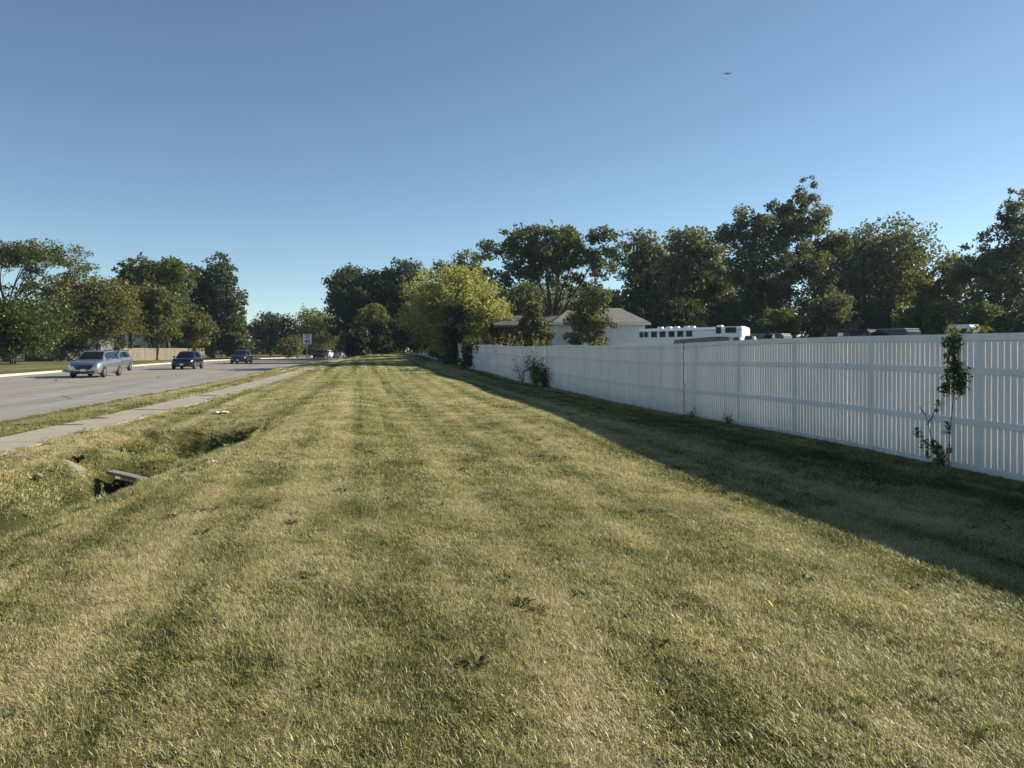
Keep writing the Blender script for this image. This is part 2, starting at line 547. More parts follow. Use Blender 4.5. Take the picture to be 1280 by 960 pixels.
ys_road = np.concatenate([np.arange(-60, 160, 2.0), np.arange(160, 420, 6.0)])
def strip(name, fl, fr, mat, fz, ys=ys_road, nx_=5):
    L_, R_ = fl(ys), fr(ys)
    z = fz(ys)
    P = np.stack([np.stack([L_ + (R_ - L_) * k / (nx_ - 1), ys, z], -1) for k in range(nx_)], 1).reshape(-1, 3)
    n = len(ys)
    i0 = np.arange((n - 1) * nx_).reshape(n - 1, nx_)[:, :-1].ravel()
    return np_mesh(name, P, np.stack([i0, i0 + 1, i0 + nx_ + 1, i0 + nx_], -1), mat)
tag(strip("road", road_l, road_r, M['road'], road_z), kind='structure')
def kerb_mesh(name, fx, sgn):
    ys = ys_road
    x = fx(ys)
    z = road_z(ys)
    prof = [(-0.46 * sgn, 0.006), (-0.02 * sgn, 0.008), (0.02 * sgn, 0.115), (0.05 * sgn, 0.14), (0.17 * sgn, 0.145), (0.17 * sgn, -0.1)]
    rings = np.stack([np.stack([x + dx, ys, z + dz], -1) for dx, dz in prof], 1).reshape(-1, 3)
    n, k = len(ys), len(prof)
    i0 = np.arange((n - 1) * k).reshape(n - 1, k)[:, :-1].ravel()
    o = np_mesh(name, rings, np.stack([i0, i0 + 1, i0 + k + 1, i0 + k], -1), M['kerb'])
    return tag(o, kind='structure')
kerb_mesh("kerb", road_r, 1)
kerb_mesh("kerb", road_l, -1)
# sidewalk: slabs with tooled joints
mb = MB()
y = -30.0
while y < 128:
    y1 = y + 1.52
    za, zb = 0.02 + 0.8 * float(lawn_rise(y)), 0.02 + 0.8 * float(lawn_rise(y1))
    dz = random.uniform(-0.006, 0.006)
    a, b = float(walk_l(y)), float(walk_l(y1))
    top = [(a, y + 0.006, za + 0.004 + dz), (a + WALK_W, y + 0.006, za + 0.004 + dz), (b + WALK_W, y1 - 0.006, zb + 0.004 - dz), (b, y1 - 0.006, zb + 0.004 - dz)]
    mb.add([(p[0], p[1], p[2] - 0.12) for p in top] + top, [(4, 5, 6, 7), (0, 1, 5, 4), (1, 2, 6, 5), (2, 3, 7, 6), (3, 0, 4, 7)])
    y = y1
tag(mb.build("sidewalk", M['walk']), kind='structure')
# painted lines: flat sheets 4 mm above the asphalt
def line_mesh(name, frac, w, mat, dashes=None, off=0.0):
    mbl = MB()
    segs = dashes or [(a, a + 4) for a in np.arange(-40, 300, 4.0)]
    for a, b in segs:
        def P(yy, s):
            x = float(road_r(yy)) * (1 - frac) + float(road_l(yy)) * frac + off
            return (x + s * w / 2, yy, float(road_z(yy)) + 0.005)
        k = max(1, int((b - a) / 2))
        for q in range(k):
            y0, y1 = a + (b - a) * q / k, a + (b - a) * (q + 1) / k
            mbl.quad(P(y0, -1), P(y0, 1), P(y1, 1), P(y1, -1))
    return tag(mbl.build(name, mat), kind='structure')
dash = [(a, a + 3.05) for a in np.arange(33.2 - 12.2 * 5, 260, 12.2)]
line_mesh("lane_line", 0.165, 0.12, M['white_line'], dash)
line_mesh("lane_line", 0.78, 0.12, M['white_line'], [(a + 5, b + 5) for a, b in dash])
for fr in (0.405, 0.55):
    line_mesh("yellow_line", fr, 0.11, M['yellow_line'], off=-0.11)
    line_mesh("yellow_line", fr, 0.11, M['yellow_line'], off=0.11)

# ------------------------------------------------------------------ trees and shrubs
def leaf_mesh(name, C, size, mat, parent, var=None, droop=0.0, aspect=0.62):
    n = len(C)
    nrm = rng.normal(size=(n, 3)) + np.array([0, 0, 0.55])
    nrm /= np.linalg.norm(nrm, axis=1, keepdims=True)
    a = rng.normal(size=(n, 3)) + np.array([0, 0, -droop])
    a -= nrm * (a * nrm).sum(1, keepdims=True)
    a /= np.linalg.norm(a, axis=1, keepdims=True)
    b = np.cross(nrm, a)
    s = (size * rng.uniform(0.6, 1.35, n))[:, None]
    V = np.empty((n, 4, 3))
    V[:, 0] = C - a * s * 0.5
    V[:, 1] = C + b * s * aspect * 0.5 + nrm * s * 0.08
    V[:, 2] = C + a * s * 0.55
    V[:, 3] = C - b * s * aspect * 0.5 + nrm * s * 0.08
    if var is None: var = rng.random(n)
    return np_mesh(name, V.reshape(-1, 3), np.arange(4 * n).reshape(n, 4), mat, parent, {"var": np.repeat(var, 4)})

def bez(p0, p1, sag, n=5):
    p0, p1 = Vector(p0), Vector(p1)
    mid = (p0 + p1) / 2 + Vector((random.uniform(-1, 1), random.uniform(-1, 1), random.uniform(0.2, 1))) * sag
    return [p0 * (1 - t) ** 2 + mid * 2 * t * (1 - t) + p1 * t * t for t in [i / (n - 1) for i in range(n)]]

def tree(name, label, cat, loc, h, w, mat, base=0.28, lobes=None, n_lobes=9, leaves=6000, leaf=0.3, cl=None, trunk_r=None, stems=1, lean=(0, 0), droop=0.2, group=None, spread=1.0, flat=0.75, shape='round', fan=False, lobe_k=1.32):
    """loc on the ground; h overall height, w crown width. lobes: (dx/w, dy/w, z/h, r/w) list."""
    root = empty(name, loc, 0, label, cat, group)
    leaves, leaf = int(leaves * 1.6), leaf * 1.32
    tr_r = trunk_r or max(0.07, 0.020 * h)
    if lobes is None:
        lobes = []
        zc, hh = (base + 1) / 2, (1 - base) / 2
        for k in range(n_lobes):
            u = (k + 0.5) / n_lobes
            zz = -0.8 + 1.6 * u + random.uniform(-0.12, 0.12)
            if shape == 'cone': rad = 0.40 * (1 - 0.72 * u)
            elif shape == 'vase': rad = 0.18 + 0.24 * u
            else: rad = 0.36 * math.sqrt(max(0.05, 1 - (zz * 0.95) ** 2))
            an = k * 2.4 + random.uniform(-0.5, 0.5)
            q = random.uniform(0.55, 1.0)
            r_ = random.uniform(0.15, 0.25) * (1 if shape != 'cone' else (1.15 - 0.5 * u))
            lobes.append((rad * q * math.cos(an), rad * q * math.sin(an), zc + zz * hh * 0.86, r_))
        lobes.append((0, 0, zc, 0.24))
    mbt = MB()
    fork_z = h * base * 1.05
    bases = [(0, 0)] if stems == 1 else [(math.cos(6.28 * i / stems + 0.4) * 0.05 * h ** 0.7, math.sin(6.28 * i / stems + 0.4) * 0.05 * h ** 0.7) for i in range(stems)]
    forks = []
    for (bx, by) in bases:
        f = Vector((bx * 2.2 + lean[0] * fork_z, by * 2.2 + lean[1] * fork_z, fork_z * random.uniform(0.9, 1.1)))
        P = [Vector((bx, by, -0.15)), Vector((bx, by, 0.12 * h * base + 0.1)), Vector((bx, by, 0)) * 0.4 + f * 0.6, f]
        rr = tr_r / (stems ** 0.5)
        mbt.tube(P, [rr * 1.45, rr * 1.05, rr * 0.92, rr * 0.8], 8)
        forks.append((f, rr))
    cents, rads = [], []
    nodes = [(f, rr * 0.8) for f, rr in forks]
    order = sorted(range(len(lobes)), key=lambda q: abs(lobes[q][0]) * w + abs(lobes[q][2] * h - fork_z))
    for li in order:
        dx, dy, dz, r_ = lobes[li]
        r_ *= lobe_k
        c = Vector((dx * w * 0.92, dy * w * 0.92, min(dz, 1 - r_ * 0.75 * w / h) * h))
        if fan: best = forks[li % len(forks)]
        else: best = min(nodes, key=lambda nd: (nd[0] - c).length + max(0, nd[0].z - c.z) * 1.5 + (nd[0] - forks[0][0]).length * 0.25)
        r0 = max(0.025, best[1] * (0.34 if fan else 0.62))
        limb = bez(best[0], c, 0.07 * h, 6)
        rl_ = [r0 * (1 - 0.75 * t / 5) for t in range(6)]
        mbt.tube(limb, rl_, 6, cap=False)
        nodes += list(zip(limb[1:5], rl_[1:5]))
        Rr = r_ * w
        ncl = max(7, int((cl or 15) * (r_ / 0.24) ** 2 * 2.0))
        for k in range(ncl):
            d = rng.normal(size=3)
            d /= np.linalg.norm(d)
            rad = Rr * (0.25 + 0.80 * random.random() ** 0.6)
            p = np.array(c) + d * rad * np.array([1.0 * spread, 1.0 * spread, flat])
            if p[2] < h * base * 0.75: p[2] = h * base * 0.75 + random.uniform(0, 0.3)
            cents.append(p)
            rads.append(Rr * random.uniform(0.17, 0.36))
            if k % 3 == 0:
                st = limb[random.randint(2, 5)]
                tw = bez(st, p, 0.03 * h, 4)
                q_ = min(r0 * 0.3, 0.05)
                mbt.tube(tw, [q_, q_ * .7, q_ * .45, q_ * .2], 4, cap=False)
    mbt.build("trunk", M['bark'], root, smooth=True, fix=False)
    cents, rads = np.array(cents), np.array(rads)
    wt = rads ** 2
    idx = rng.choice(len(cents), size=leaves, p=wt / wt.sum())
    g = rng.normal(size=(leaves, 3))
    g /= np.linalg.norm(g, axis=1, keepdims=True)
    g *= (rng.random(leaves) ** 0.45)[:, None] * 1.15
    C = cents[idx] + g * rads[idx][:, None] * np.array([1.1, 1.1, 0.72])
    # wispy sprigs that break up the outline
    ns = leaves // 16
    si = rng.choice(len(cents), size=ns // 6 + 1)
    sd = rng.normal(size=(len(si), 3)) + np.array([0, 0, 0.35])
    sd /= np.linalg.norm(sd, axis=1, keepdims=True)
    k6 = rng.integers(0, len(si), ns)
    C2 = cents[si][k6] + sd[k6] * (rads[si][k6] * rng.uniform(0.8, 1.4, ns))[:, None] + rng.normal(size=(ns, 3)) * leaf * 0.25
    C = np.concatenate([C, C2])
    C[:, 2] = np.maximum(C[:, 2], 0.12)
    clv = rng.random(len(cents))
    var = np.concatenate([0.45 * clv[idx] + 0.55 * rng.random(leaves), rng.random(ns)])
    leaf_mesh("crown", C, leaf, mat, root, var, droop)
    return root

LF = {
 'green': mat_leaf("leaf_mid_green", (0.027, 0.050, 0.015), (0.103, 0.135, 0.040)),
 'dark': mat_leaf("leaf_dark_green", (0.015, 0.027, 0.014), (0.050, 0.070, 0.033), transl=0.3),
 'maple': mat_leaf("leaf_maple_green", (0.014, 0.030, 0.006), (0.062, 0.090, 0.016)),
 'olive': mat_leaf("leaf_olive", (0.056, 0.069, 0.018), (0.156, 0.169, 0.045), (0.188, 0.175, 0.050)),
 'rust': mat_leaf("leaf_olive_rust", (0.056, 0.056, 0.018), (0.144, 0.147, 0.043), (0.213, 0.156, 0.050), 0.9),
 'yellow': mat_leaf("leaf_yellow_green", (0.13, 0.14, 0.036), (0.44, 0.44, 0.125), (0.57, 0.54, 0.20), 0.88, transl=0.58),
 'silver': mat_leaf("leaf_grey_green", (0.030, 0.042, 0.025), (0.125, 0.138, 0.072), (0.24, 0.245, 0.125), 0.82, transl=0.40),  # bright accent paints sunlit highlights into scattered leaves
 'locust': mat_leaf("leaf_locust", (0.044, 0.062, 0.016), (0.119, 0.131, 0.037), transl=0.45),
 'pine': mat_leaf("needle_green", (0.020, 0.035, 0.020), (0.056, 0.077, 0.037), transl=0.2),
 'dry': mat_leaf("dry_weed", (0.13, 0.11, 0.05), (0.28, 0.23, 0.11)),
}
def H(top, D, px):
    x, y = at(px, D)
    return zat(top, D) - hz(x, y)
def ptree(name, label, px, D, top, wpx, mat, cat="tree", **kw):
    return tree(name, label, cat, pt(px, D), H(top, D, px), wpx * D / FPX, LF[mat], **kw)

# left of the road
ptree("honey_locust_tree", "airy flat topped locust with bare limbs, behind the round maple at the far left", 8, 96, 291, 215, 'locust', base=0.36, leaves=10500, leaf=0.22, cl=15, flat=0.42, droop=0.5, fan=True, lobe_k=1.1,
      lobes=[(-0.36, 0, .86, .14), (-0.2, .1, .93, .15), (0, -.1, .95, .16), (.16, 0, .93, .15), (.3, .1, .86, .14), (.4, 0, .74, .12), (.2, -.2, .8, .13), (-.1, .2, .82, .14), (.42, -.05, .62, .10), (.27, .1, .64, .10), (-.3, .1, .68, .12), (.08, .1, .7, .10), (.36, 0, .52, .12), (.22, -.1, .55, .10), (-.1, 0, .6, .12), (.05, .1, .55, .10), (-.25, .1, .5, .12)])
ptree("maple_tree", "low round dark green maple with several stems, nearest tree across the road", 16, 79, 371, 150, 'maple', base=0.24, stems=4, leaves=11000, leaf=0.26, n_lobes=13, cl=18)
ptree("crabapple_tree", "rust tinged olive tree standing behind the nearest silver car", 122, 97, 339, 108, 'rust', base=0.2, leaves=10000, leaf=0.27, n_lobes=13, cl=17)
ptree("cottonwood_tree", "tall dark green tree with a double pointed top, rising behind the rust tinged tree", 163, 128, 308, 60, 'green', base=0.2, leaves=7000, leaf=0.36, n_lobes=11, shape='cone')
ptree("cottonwood_tree", "tall lighter green tree in the middle of the three tall ones across the road", 210, 124, 311, 78, 'green', base=0.18, leaves=8500, leaf=0.36, n_lobes=12)
ptree("oak_tree", "very dark jagged tree, right of the three tall ones across the road", 266, 133, 316, 70, 'dark', base=0.2, leaves=8000, leaf=0.38, n_lobes=12)
ptree("ash_tree", "yellowish olive tree on slim trunks between the nearest silver car and the black car", 194, 109, 354, 64, 'olive', base=0.26, stems=3, leaves=7500, leaf=0.27, n_lobes=11)
ptree("ash_tree", "small brownish olive tree behind the black car", 236, 121, 389, 62, 'rust', base=0.18, leaves=5000, leaf=0.28)
ptree("cherry_tree", "short olive tree leaning over the grass just left of the grey car", 268, 137, 394, 50, 'olive', base=0.16, leaves=4500, leaf=0.3)
ptree("linden_tree", "bright edged green tree standing behind the grey car", 291, 146, 378, 52, 'green', base=0.14, leaves=5500, leaf=0.33, shape='cone', n_lobes=10)
ptree("hawthorn_tree", "dark round tree between the grey car and the speed limit sign", 338, 168, 391, 62, 'dark', base=0.14, leaves=6500, leaf=0.34)
ptree("sumac_shrub", "low reddish brown shrub just left of the speed limit sign", 366, 158, 421, 40, 'rust', cat="shrub", base=0.05, leaves=2500, leaf=0.3, stems=3)
ptree("elm_tree", "open olive tree with a visible brown trunk behind the speed limit sign", 404, 172, 387, 78, 'olive', base=0.24, leaves=6500, leaf=0.34, n_lobes=11)
ptree("dogwood_shrub", "low olive shrub beside the farthest silver car", 432, 152, 421, 34, 'olive', cat="shrub", base=0.06, leaves=2200, leaf=0.28, stems=3)
ptree("spruce_tree", "small dark spruce between the black car and the grey car", 283, 128, 408, 28, 'pine', base=0.05, leaves=3000, leaf=0.3, shape='cone')
ptree("hedge_tree", "low dark tree filling the gap beneath the very dark tall tree", 255, 142, 405, 60, 'dark', base=0.08, leaves=4500, leaf=0.34)

# end of the lawn
ptree("lilac_shrub", "leafy shrub behind the dark wooden fence, under the rust tinged tree", 88, 108, 414, 60, 'olive', cat="shrub", base=0.04, leaves=3500, leaf=0.24, stems=3)
ptree("spruce_tree", "tall dark tree filling the gap between the double pointed tree and its lighter neighbour", 186, 136, 326, 60, 'dark', base=0.1, leaves=6000, leaf=0.36)
ptree("oak_tree", "big dark oak at the left end of the dark grove closing the lawn", 442, 138, 329, 82, 'dark', base=0.10, leaves=12000, leaf=0.40, n_lobes=16, cl=18)
ptree("oak_tree", "big dark oak in the middle of the grove closing the lawn, behind the yellow tree", 500, 142, 327, 88, 'dark', base=0.08, leaves=12000, leaf=0.40, n_lobes=16, cl=18)
ptree("hackberry_tree", "shorter olive topped tree in front of the two big dark oaks", 463, 131, 372, 48, 'olive', base=0.12, leaves=4000, leaf=0.30)
ptree("buckthorn_shrub", "dark shrub at the left foot of the grove, where the sidewalk ends", 446, 127, 408, 36, 'dark', cat="shrub", base=0.03, leaves=4200, leaf=0.32, stems=3)
ptree("buckthorn_shrub", "dark shrub at the middle of the grove's foot, straight ahead on the lawn", 478, 130, 398, 46, 'dark', cat="shrub", base=0.03, leaves=5200, leaf=0.32, stems=3)
ptree("buckthorn_shrub", "dark shrub at the right foot of the grove, where the lawn meets the yellow tree", 511, 122, 398, 46, 'dark', cat="shrub", base=0.03, leaves=5200, leaf=0.32, stems=3)
ptree("walnut_tree", "grey green tree top showing above the yellow tree and left of the broad elm", 580, 125, 308, 74, 'silver', base=0.15, leaves=7500, leaf=0.36, n_lobes=12)
ptree("mulberry_tree", "sunlit yellow green tree spilling over the far part of the white fence", 558, 76, 331, 112, 'yellow', base=0.10, stems=4, leaves=17000, leaf=0.20, n_lobes=17, cl=20)
ptree("mulberry_tree", "smaller yellow green tree at the right foot of the big yellow one, behind the fence", 600, 73, 362, 82, 'yellow', base=0.10, stems=3, leaves=9500, leaf=0.19, cl=16)
ptree("boxelder_tree", "darker green leafy tree on the left flank of the yellow one", 533, 84, 366, 58, 'olive', base=0.06, stems=3, leaves=7500, leaf=0.22, cl=16)

# yard behind the fence
ptree("elm_tree", "broad elm with a domed crown and fanning dark limbs above the white shed", 690, 112, 283, 178, 'green', base=0.22, leaves=13000, leaf=0.34, cl=15, trunk_r=0.5, flat=0.8, fan=True, lobe_k=1.2,
      lobes=[(-.42, 0, .62, .12), (-.38, .1, .78, .14), (-.26, 0, .88, .15), (-.08, -.1, .93, .15), (.1, .05, .92, .16), (.24, 0, .86, .13), (.40, 0, .84, .13), (.43, .05, .68, .11), (.3, -.1, .72, .13), (-.2, .2, .72, .15), (.02, .2, .76, .15), (.36, .1, .52, .10), (-.34, -.1, .5, .12), (.18, .2, .62, .12), (-.2, 0, .62, .10), (.05, -.1, .58, .09), (.25, 0, .48, .10), (-.42, .05, .42, .11), (.45, .05, .40, .11), (-.1, -.05, .80, .13)])
ptree("boxelder_tree", "leafy green tree filling in behind the barn roof, under the broad elm's left limbs", 640, 96, 356, 74, 'green', base=0.1, leaves=6000, leaf=0.28)
ptree("boxelder_tree", "leafy green tree filling in behind the white shed, under the broad elm's right limbs", 742, 100, 358, 70, 'green', base=0.1, leaves=6000, leaf=0.28)
ptree("boxelder_tree", "grey green tree filling the gap far behind the broad elm's trunk", 690, 132, 345, 130, 'silver', base=0.08, leaves=7000, leaf=0.34, n_lobes=12)
ptree("boxelder_tree", "dark tree filling the gap behind the tallest tree's left limbs", 955, 122, 322, 100, 'dark', base=0.08, leaves=7000, leaf=0.34, n_lobes=12)
ptree("boxelder_tree", "dark tree filling the gap behind the tallest tree's right limbs", 1042, 120, 322, 110, 'dark', base=0.08, leaves=7000, leaf=0.34, n_lobes=12)
ptree("pear_tree", "dark little tree with a pale top in front of the red barn", 667, 59, 366, 50, 'silver', base=0.10, leaves=7500, leaf=0.16, stems=2, shape='cone')
ptree("pear_tree", "bushy grey green tree on several trunks in front of the white shed", 735, 57, 357, 72, 'silver', base=0.16, leaves=5200, leaf=0.15, stems=4, n_lobes=11, cl=12, lobe_k=1.12)
ptree("ash_tree", "dark tree with a pale top behind the long white trailer's left end", 812, 106, 284, 92, 'silver', base=0.12, leaves=10000, leaf=0.35, n_lobes=14)
ptree("ash_tree", "dark tree behind the middle of the long white trailer, with a lumpy top", 872, 98, 266, 100, 'silver', base=0.12, leaves=11000, leaf=0.33, n_lobes=15)
ptree("silver_maple_tree", "tallest tree, with a narrow tower of leaves at its top and forked dark limbs", 985, 86, 221, 190, 'silver', base=0.16, leaves=19000, leaf=0.27, cl=19, trunk_r=0.55, flat=0.8,
      lobes=[(.13, 0, .95, .07), (.14, .01, .90, .08), (.13, .03, .83, .105), (.16, 0, .74, .13), (.05, 0, .76, .10), (-.10, 0, .83, .065), (-.04, .05, .72, .13), (-.22, 0, .70, .14), (-.36, .05, .68, .12), (-.42, 0, .5, .13), (-.25, -.1, .48, .14), (.02, -.1, .55, .14), (.26, .05, .6, .13), (.38, 0, .6, .12), (.44, .1, .42, .11), (.25, -.1, .38, .12), (-.1, .15, .4, .13), (.33, -.05, .28, .10), (-.32, .1, .32, .12)])
ptree("silver_maple_tree", "wide grey green tree right of the tallest one, with feathery side branches", 1100, 93, 276, 140, 'silver', base=0.14, leaves=13000, leaf=0.30, n_lobes=16, cl=18, droop=0.4)
ptree("spruce_tree", "dark layered spruce whose tips show at the right shoulder of the wide grey green tree", 1140, 102, 280, 70, 'pine', base=0.06, leaves=7500, leaf=0.34, shape='cone', n_lobes=14, flat=0.4)
ptree("willow_tree", "big hazy tree at the right edge of the picture with a thin twiggy top", 1262, 72, 236, 190, 'silver', base=0.12, leaves=15000, leaf=0.22, cl=17, trunk_r=0.4,
      lobes=[(.02, 0, .95, .06), (.05, .03, .86, .09), (-.08, 0, .82, .07), (.16, 0, .9, .1), (-.2, .03, .72, .08), (.0, -.05, .7, .14), (-.3, 0, .6, .10), (.2, 0, .72, .16), (-.38, .04, .5, .11), (-.2, -.05, .5, .15), (.05, .1, .5, .17), (.3, .05, .5, .17), (-.36, 0, .3, .12), (-.15, .05, .3, .14), (.1, -.05, .3, .15)])
ptree("ash_tree", "yellow tinged tree low between the spruce and the hazy tree at the right edge", 1180, 84, 300, 84, 'olive', base=0.1, leaves=7000, leaf=0.25)
for i, (px, D, top, wp, m, lab) in enumerate([
    (790, 92, 375, 70, 'dark', "dark shrub in the shade right behind the white shed's corner"),
    (850, 90, 370, 80, 'dark', "dark shrub in the shade behind the trailer's row of windows"),
    (912, 84, 372, 80, 'dark', "dark shrub in the shade behind the trailer's right end"),
    (965, 80, 385, 70, 'green', "leafy shrub at the left foot of the tallest tree"),
    (1040, 80, 365, 74, 'silver', "sunlit shrub at the right foot of the tallest tree"),
    (1090, 84, 372, 76, 'dark', "dark shrub behind the dark parked motorhome"),
    (1150, 72, 372, 70, 'green', "green shrub behind the dark cargo trailer"),
    (1225, 66, 378, 70, 'green', "green shrub behind the white camper roof"),
    (1285, 62, 374, 80, 'dark', "dark shrub at the foot of the hazy tree at the right edge")]):
    ptree("understory_shrub", lab, px, D, top, wp, m, cat="shrub", base=0.03, leaves=5000, leaf=0.25, stems=3, group="shrubs along the back of the yard")
ptree("understory_shrub", "yellowish shrub with thin leaves right behind the fence in front of the white camper", 1218, 50, 400, 44, 'olive', cat="shrub", base=0.1, leaves=1500, leaf=0.13, stems=3)
# a belt of woods far away that closes the gaps between the trees
def far_wood():
    cs = []
    for k in range(900):
        px = random.uniform(-160, 1460)
        D = random.uniform(205, 260)
        x, y = at(px, D)
        hh = random.uniform(4, 9) * (1.3 if px > 430 else 0.85)
        for _ in range(60):
            cs.append((x + random.gauss(0, 2.6), y + random.gauss(0, 2.6), hz(x, y) + hh * random.random() ** 0.7 + random.gauss(0, 0.3)))
    o = leaf_mesh("distant_woods", np.array(cs), 1.3, LF['dark'], None)
    tag(o, "dark belt of distant woods low on the horizon behind the nearer trees", "woods", kind='stuff')
far_wood()

# ------------------------------------------------------------------ white vinyl fence
FX = 8.43
def fence_z(y): return hz(FX, y) - 0.02
PITCH, PW = 0.1061, 0.078
def picket_panel_mesh(L, hgt):
    mbp, far = MB(), []
    n = int(round(L / PITCH))
    for k in range(n):
        yc = (k + 0.5) * L / n
        mbp.box((-0.011, yc, hgt / 2), (0.011, PW, hgt - 0.06))
        far += list(range(len(mbp.f), len(mbp.f) + 6))
        mbp.box((0.013, yc + L / n / 2, hgt / 2), (0.011, PW, hgt - 0.06))
    return mbp, far
SEG, FH = 2.335, 1.98
RAILS = [("top_rail", 1.93, 0.10, 0.072), ("middle_rail", 1.455, 0.088, 0.066), ("middle_rail", 0.73, 0.085, 0.066), ("bottom_rail", 0.075, 0.10, 0.066)]
def make_run(name, label, y0, n, wob, rz_w=0.0):
    root = empty(name, (FX, y0, fence_z(y0)), 0, label, "fence")
    proto = None
    for k in range(n):
        ya = k * SEG
        za, zb = fence_z(y0 + ya) - fence_z(y0), fence_z(y0 + ya + SEG) - fence_z(y0)
        pitch = math.atan2(zb - za, SEG)
        if proto is None:
            proto = []
            pmb, far = picket_panel_mesh(SEG, FH)
            pm = pmb.build("picket_panel", M['vinyl'], root, fix=False)
            pm.data.materials.append(M['vinyl_backlit'])
            for q in far: pm.data.polygons[q].material_index = 1
            proto.append((pm, 0.0))
            for rn, rz, rh, rw in RAILS:
                b = MB()
                b.box((0, SEG / 2, 0), (rw, SEG - 0.008, rh))
                proto.append((b.build(rn, M['vinyl'], root, bevel=0.004), rz))
            b = MB()
            b.box((0, 0, 0.97), (0.046, 0.127, 1.86))
            proto.append((b.build("post", M['vinyl'], root, bevel=0.003), None))
            use = [p for p, _ in proto]
        else:
            use = []
            for p, _ in proto:
                c = p.copy()
                COL.objects.link(c)
                c.parent = root
                use.append(c)
        dz = random.uniform(-wob, wob)
        dx = random.uniform(-wob, wob) * 0.6
        rx = pitch + random.uniform(-wob, wob) * 0.25
        ty = random.uniform(-wob, wob) * 0.5
        for (p, rz), o in zip(proto, use):
            if rz is None:
                o.location = (dx, ya + SEG - 0.62, za + (zb - za) * 0.7 + dz)
                o.rotation_euler = (0, ty, 0)
            else:
                jz = random.uniform(-wob, wob) * (0.5 if rz > 0 else 0)
                o.location = (dx + ty * rz, ya, za + rz + dz + jz)
                o.rotation_euler = (rx + (random.uniform(-wob, wob) * 0.15 if rz > 0 else 0), ty, 0)
    return root
Y_JOINT = 9.93
make_run("vinyl_fence", "nearer run of tall white picket privacy fence with climbing vine, right of the dark gap", Y_JOINT - 8 * SEG, 12, 0.006)
make_run("vinyl_fence", "farther, wavy run of white privacy fence between the dark gap and the yellow tree", Y_JOINT + 4 * SEG + 0.05, 40, 0.013)
b = MB()  # black strip standing in for the shaded gap, no real post
b.box((FX - 0.04, Y_JOINT + 4 * SEG + 0.030, fence_z(19.3) + 1.00), (0.012, 0.022, 1.98))
b.box((FX - 0.04, Y_JOINT + 4 * SEG + 0.030, fence_z(19.3) + 2.005), (0.03, 0.05, 0.03))
tag(b.build("gap_shade_strip", M['black']), "thin black strip standing in for the dark gap between the two fence runs", "post")

# ------------------------------------------------------------------ vines and weeds on the fence
def vine(name, label, stems, cl, n, leaf, mat, r=0.008, cat="vine"):
    """stems: list of polylines; cl: list of (point, radius, weight) leaf clumps"""
    p0 = stems[0][0]
    root = empty(name, p0, 0, label, cat)
    o = Vector(p0)
    mbs = MB()
    for s_ in stems:
        k = len(s_)
        mbs.tube([Vector(p) - o for p in s_], [r * (1 - 0.6 * i / (k - 1)) for i in range(k)], 5)
    mbs.build("stem", M['bark'], root, fix=False)
    P = np.array([np.array(c[0]) for c in cl]) - np.array(o)
    rad = np.array([c[1] for c in cl])
    wt = np.array([c[2] if len(c) > 2 else 1.0 for c in cl])
    idx = rng.choice(len(P), size=n, p=wt / wt.sum())
    g = rng.normal(size=(n, 3)) * 0.55
    C = P[idx] + g * rad[idx][:, None] * np.array([0.6, 1, 1])
    leaf_mesh("foliage", C, leaf, LF[mat], root, droop=0.9, aspect=0.5)
    return root
def fy(px):
    D = FPX * FX / (CT * (px - XV))
    return (D - FX * ST) / CT, D
def fp(px, py, off=0.06):
    yy, D = fy(px)
    return (FX - off, yy, zat(py, D))
vine("climbing_vine", "dense dark vine hanging over the top of the near fence", [[fp(1190, 590), fp(1192, 540), fp(1196, 500), fp(1197, 450), fp(1198, 410), fp(1199, 406)]],
     [(fp(1196 + random.uniform(-9, 11), y_), 0.10, 1.2) for y_ in range(412, 492, 5)] + [(fp(1196 + random.uniform(-14, 14), y_), 0.10, 1.3) for y_ in (470, 476, 482, 486)] + [(fp(1188, 428), 0.07, 0.5), (fp(1184, 431), 0.05, .4), (fp(1187, 540), 0.05, 0.25), (fp(1188, 532), 0.05, 0.25)],
     1050, 0.060, 'green')
vine("climbing_vine", "sparse vine with a few twigs low on the near fence", [[fp(1180, 587), fp(1176, 570), fp(1170, 550), fp(1164, 530), fp(1161, 518)], [fp(1181, 586), fp(1186, 570), fp(1189, 558), fp(1194, 560)], [fp(1164, 530), fp(1172, 516), fp(1178, 502)], [fp(1172, 560), fp(1160, 552), fp(1149, 540)], [fp(1161, 518), fp(1153, 508)]],
     [(fp(1178, 578), 0.10, 2), (fp(1181, 572), 0.10, 2), (fp(1183, 584), 0.08, 1.2), (fp(1176, 563), 0.08, 1.2), (fp(1172, 556), 0.07, .8), (fp(1166, 560), 0.08, .6), (fp(1160, 553), 0.08, .6), (fp(1150, 541), 0.06, .5), (fp(1178, 502), 0.05, .4), (fp(1176, 512), 0.04, .3), (fp(1190, 562), 0.06, .4), (fp(1150, 537), .04, .3), (fp(1163, 568), .05, .3)],
     420, 0.055, 'green', 0.010)
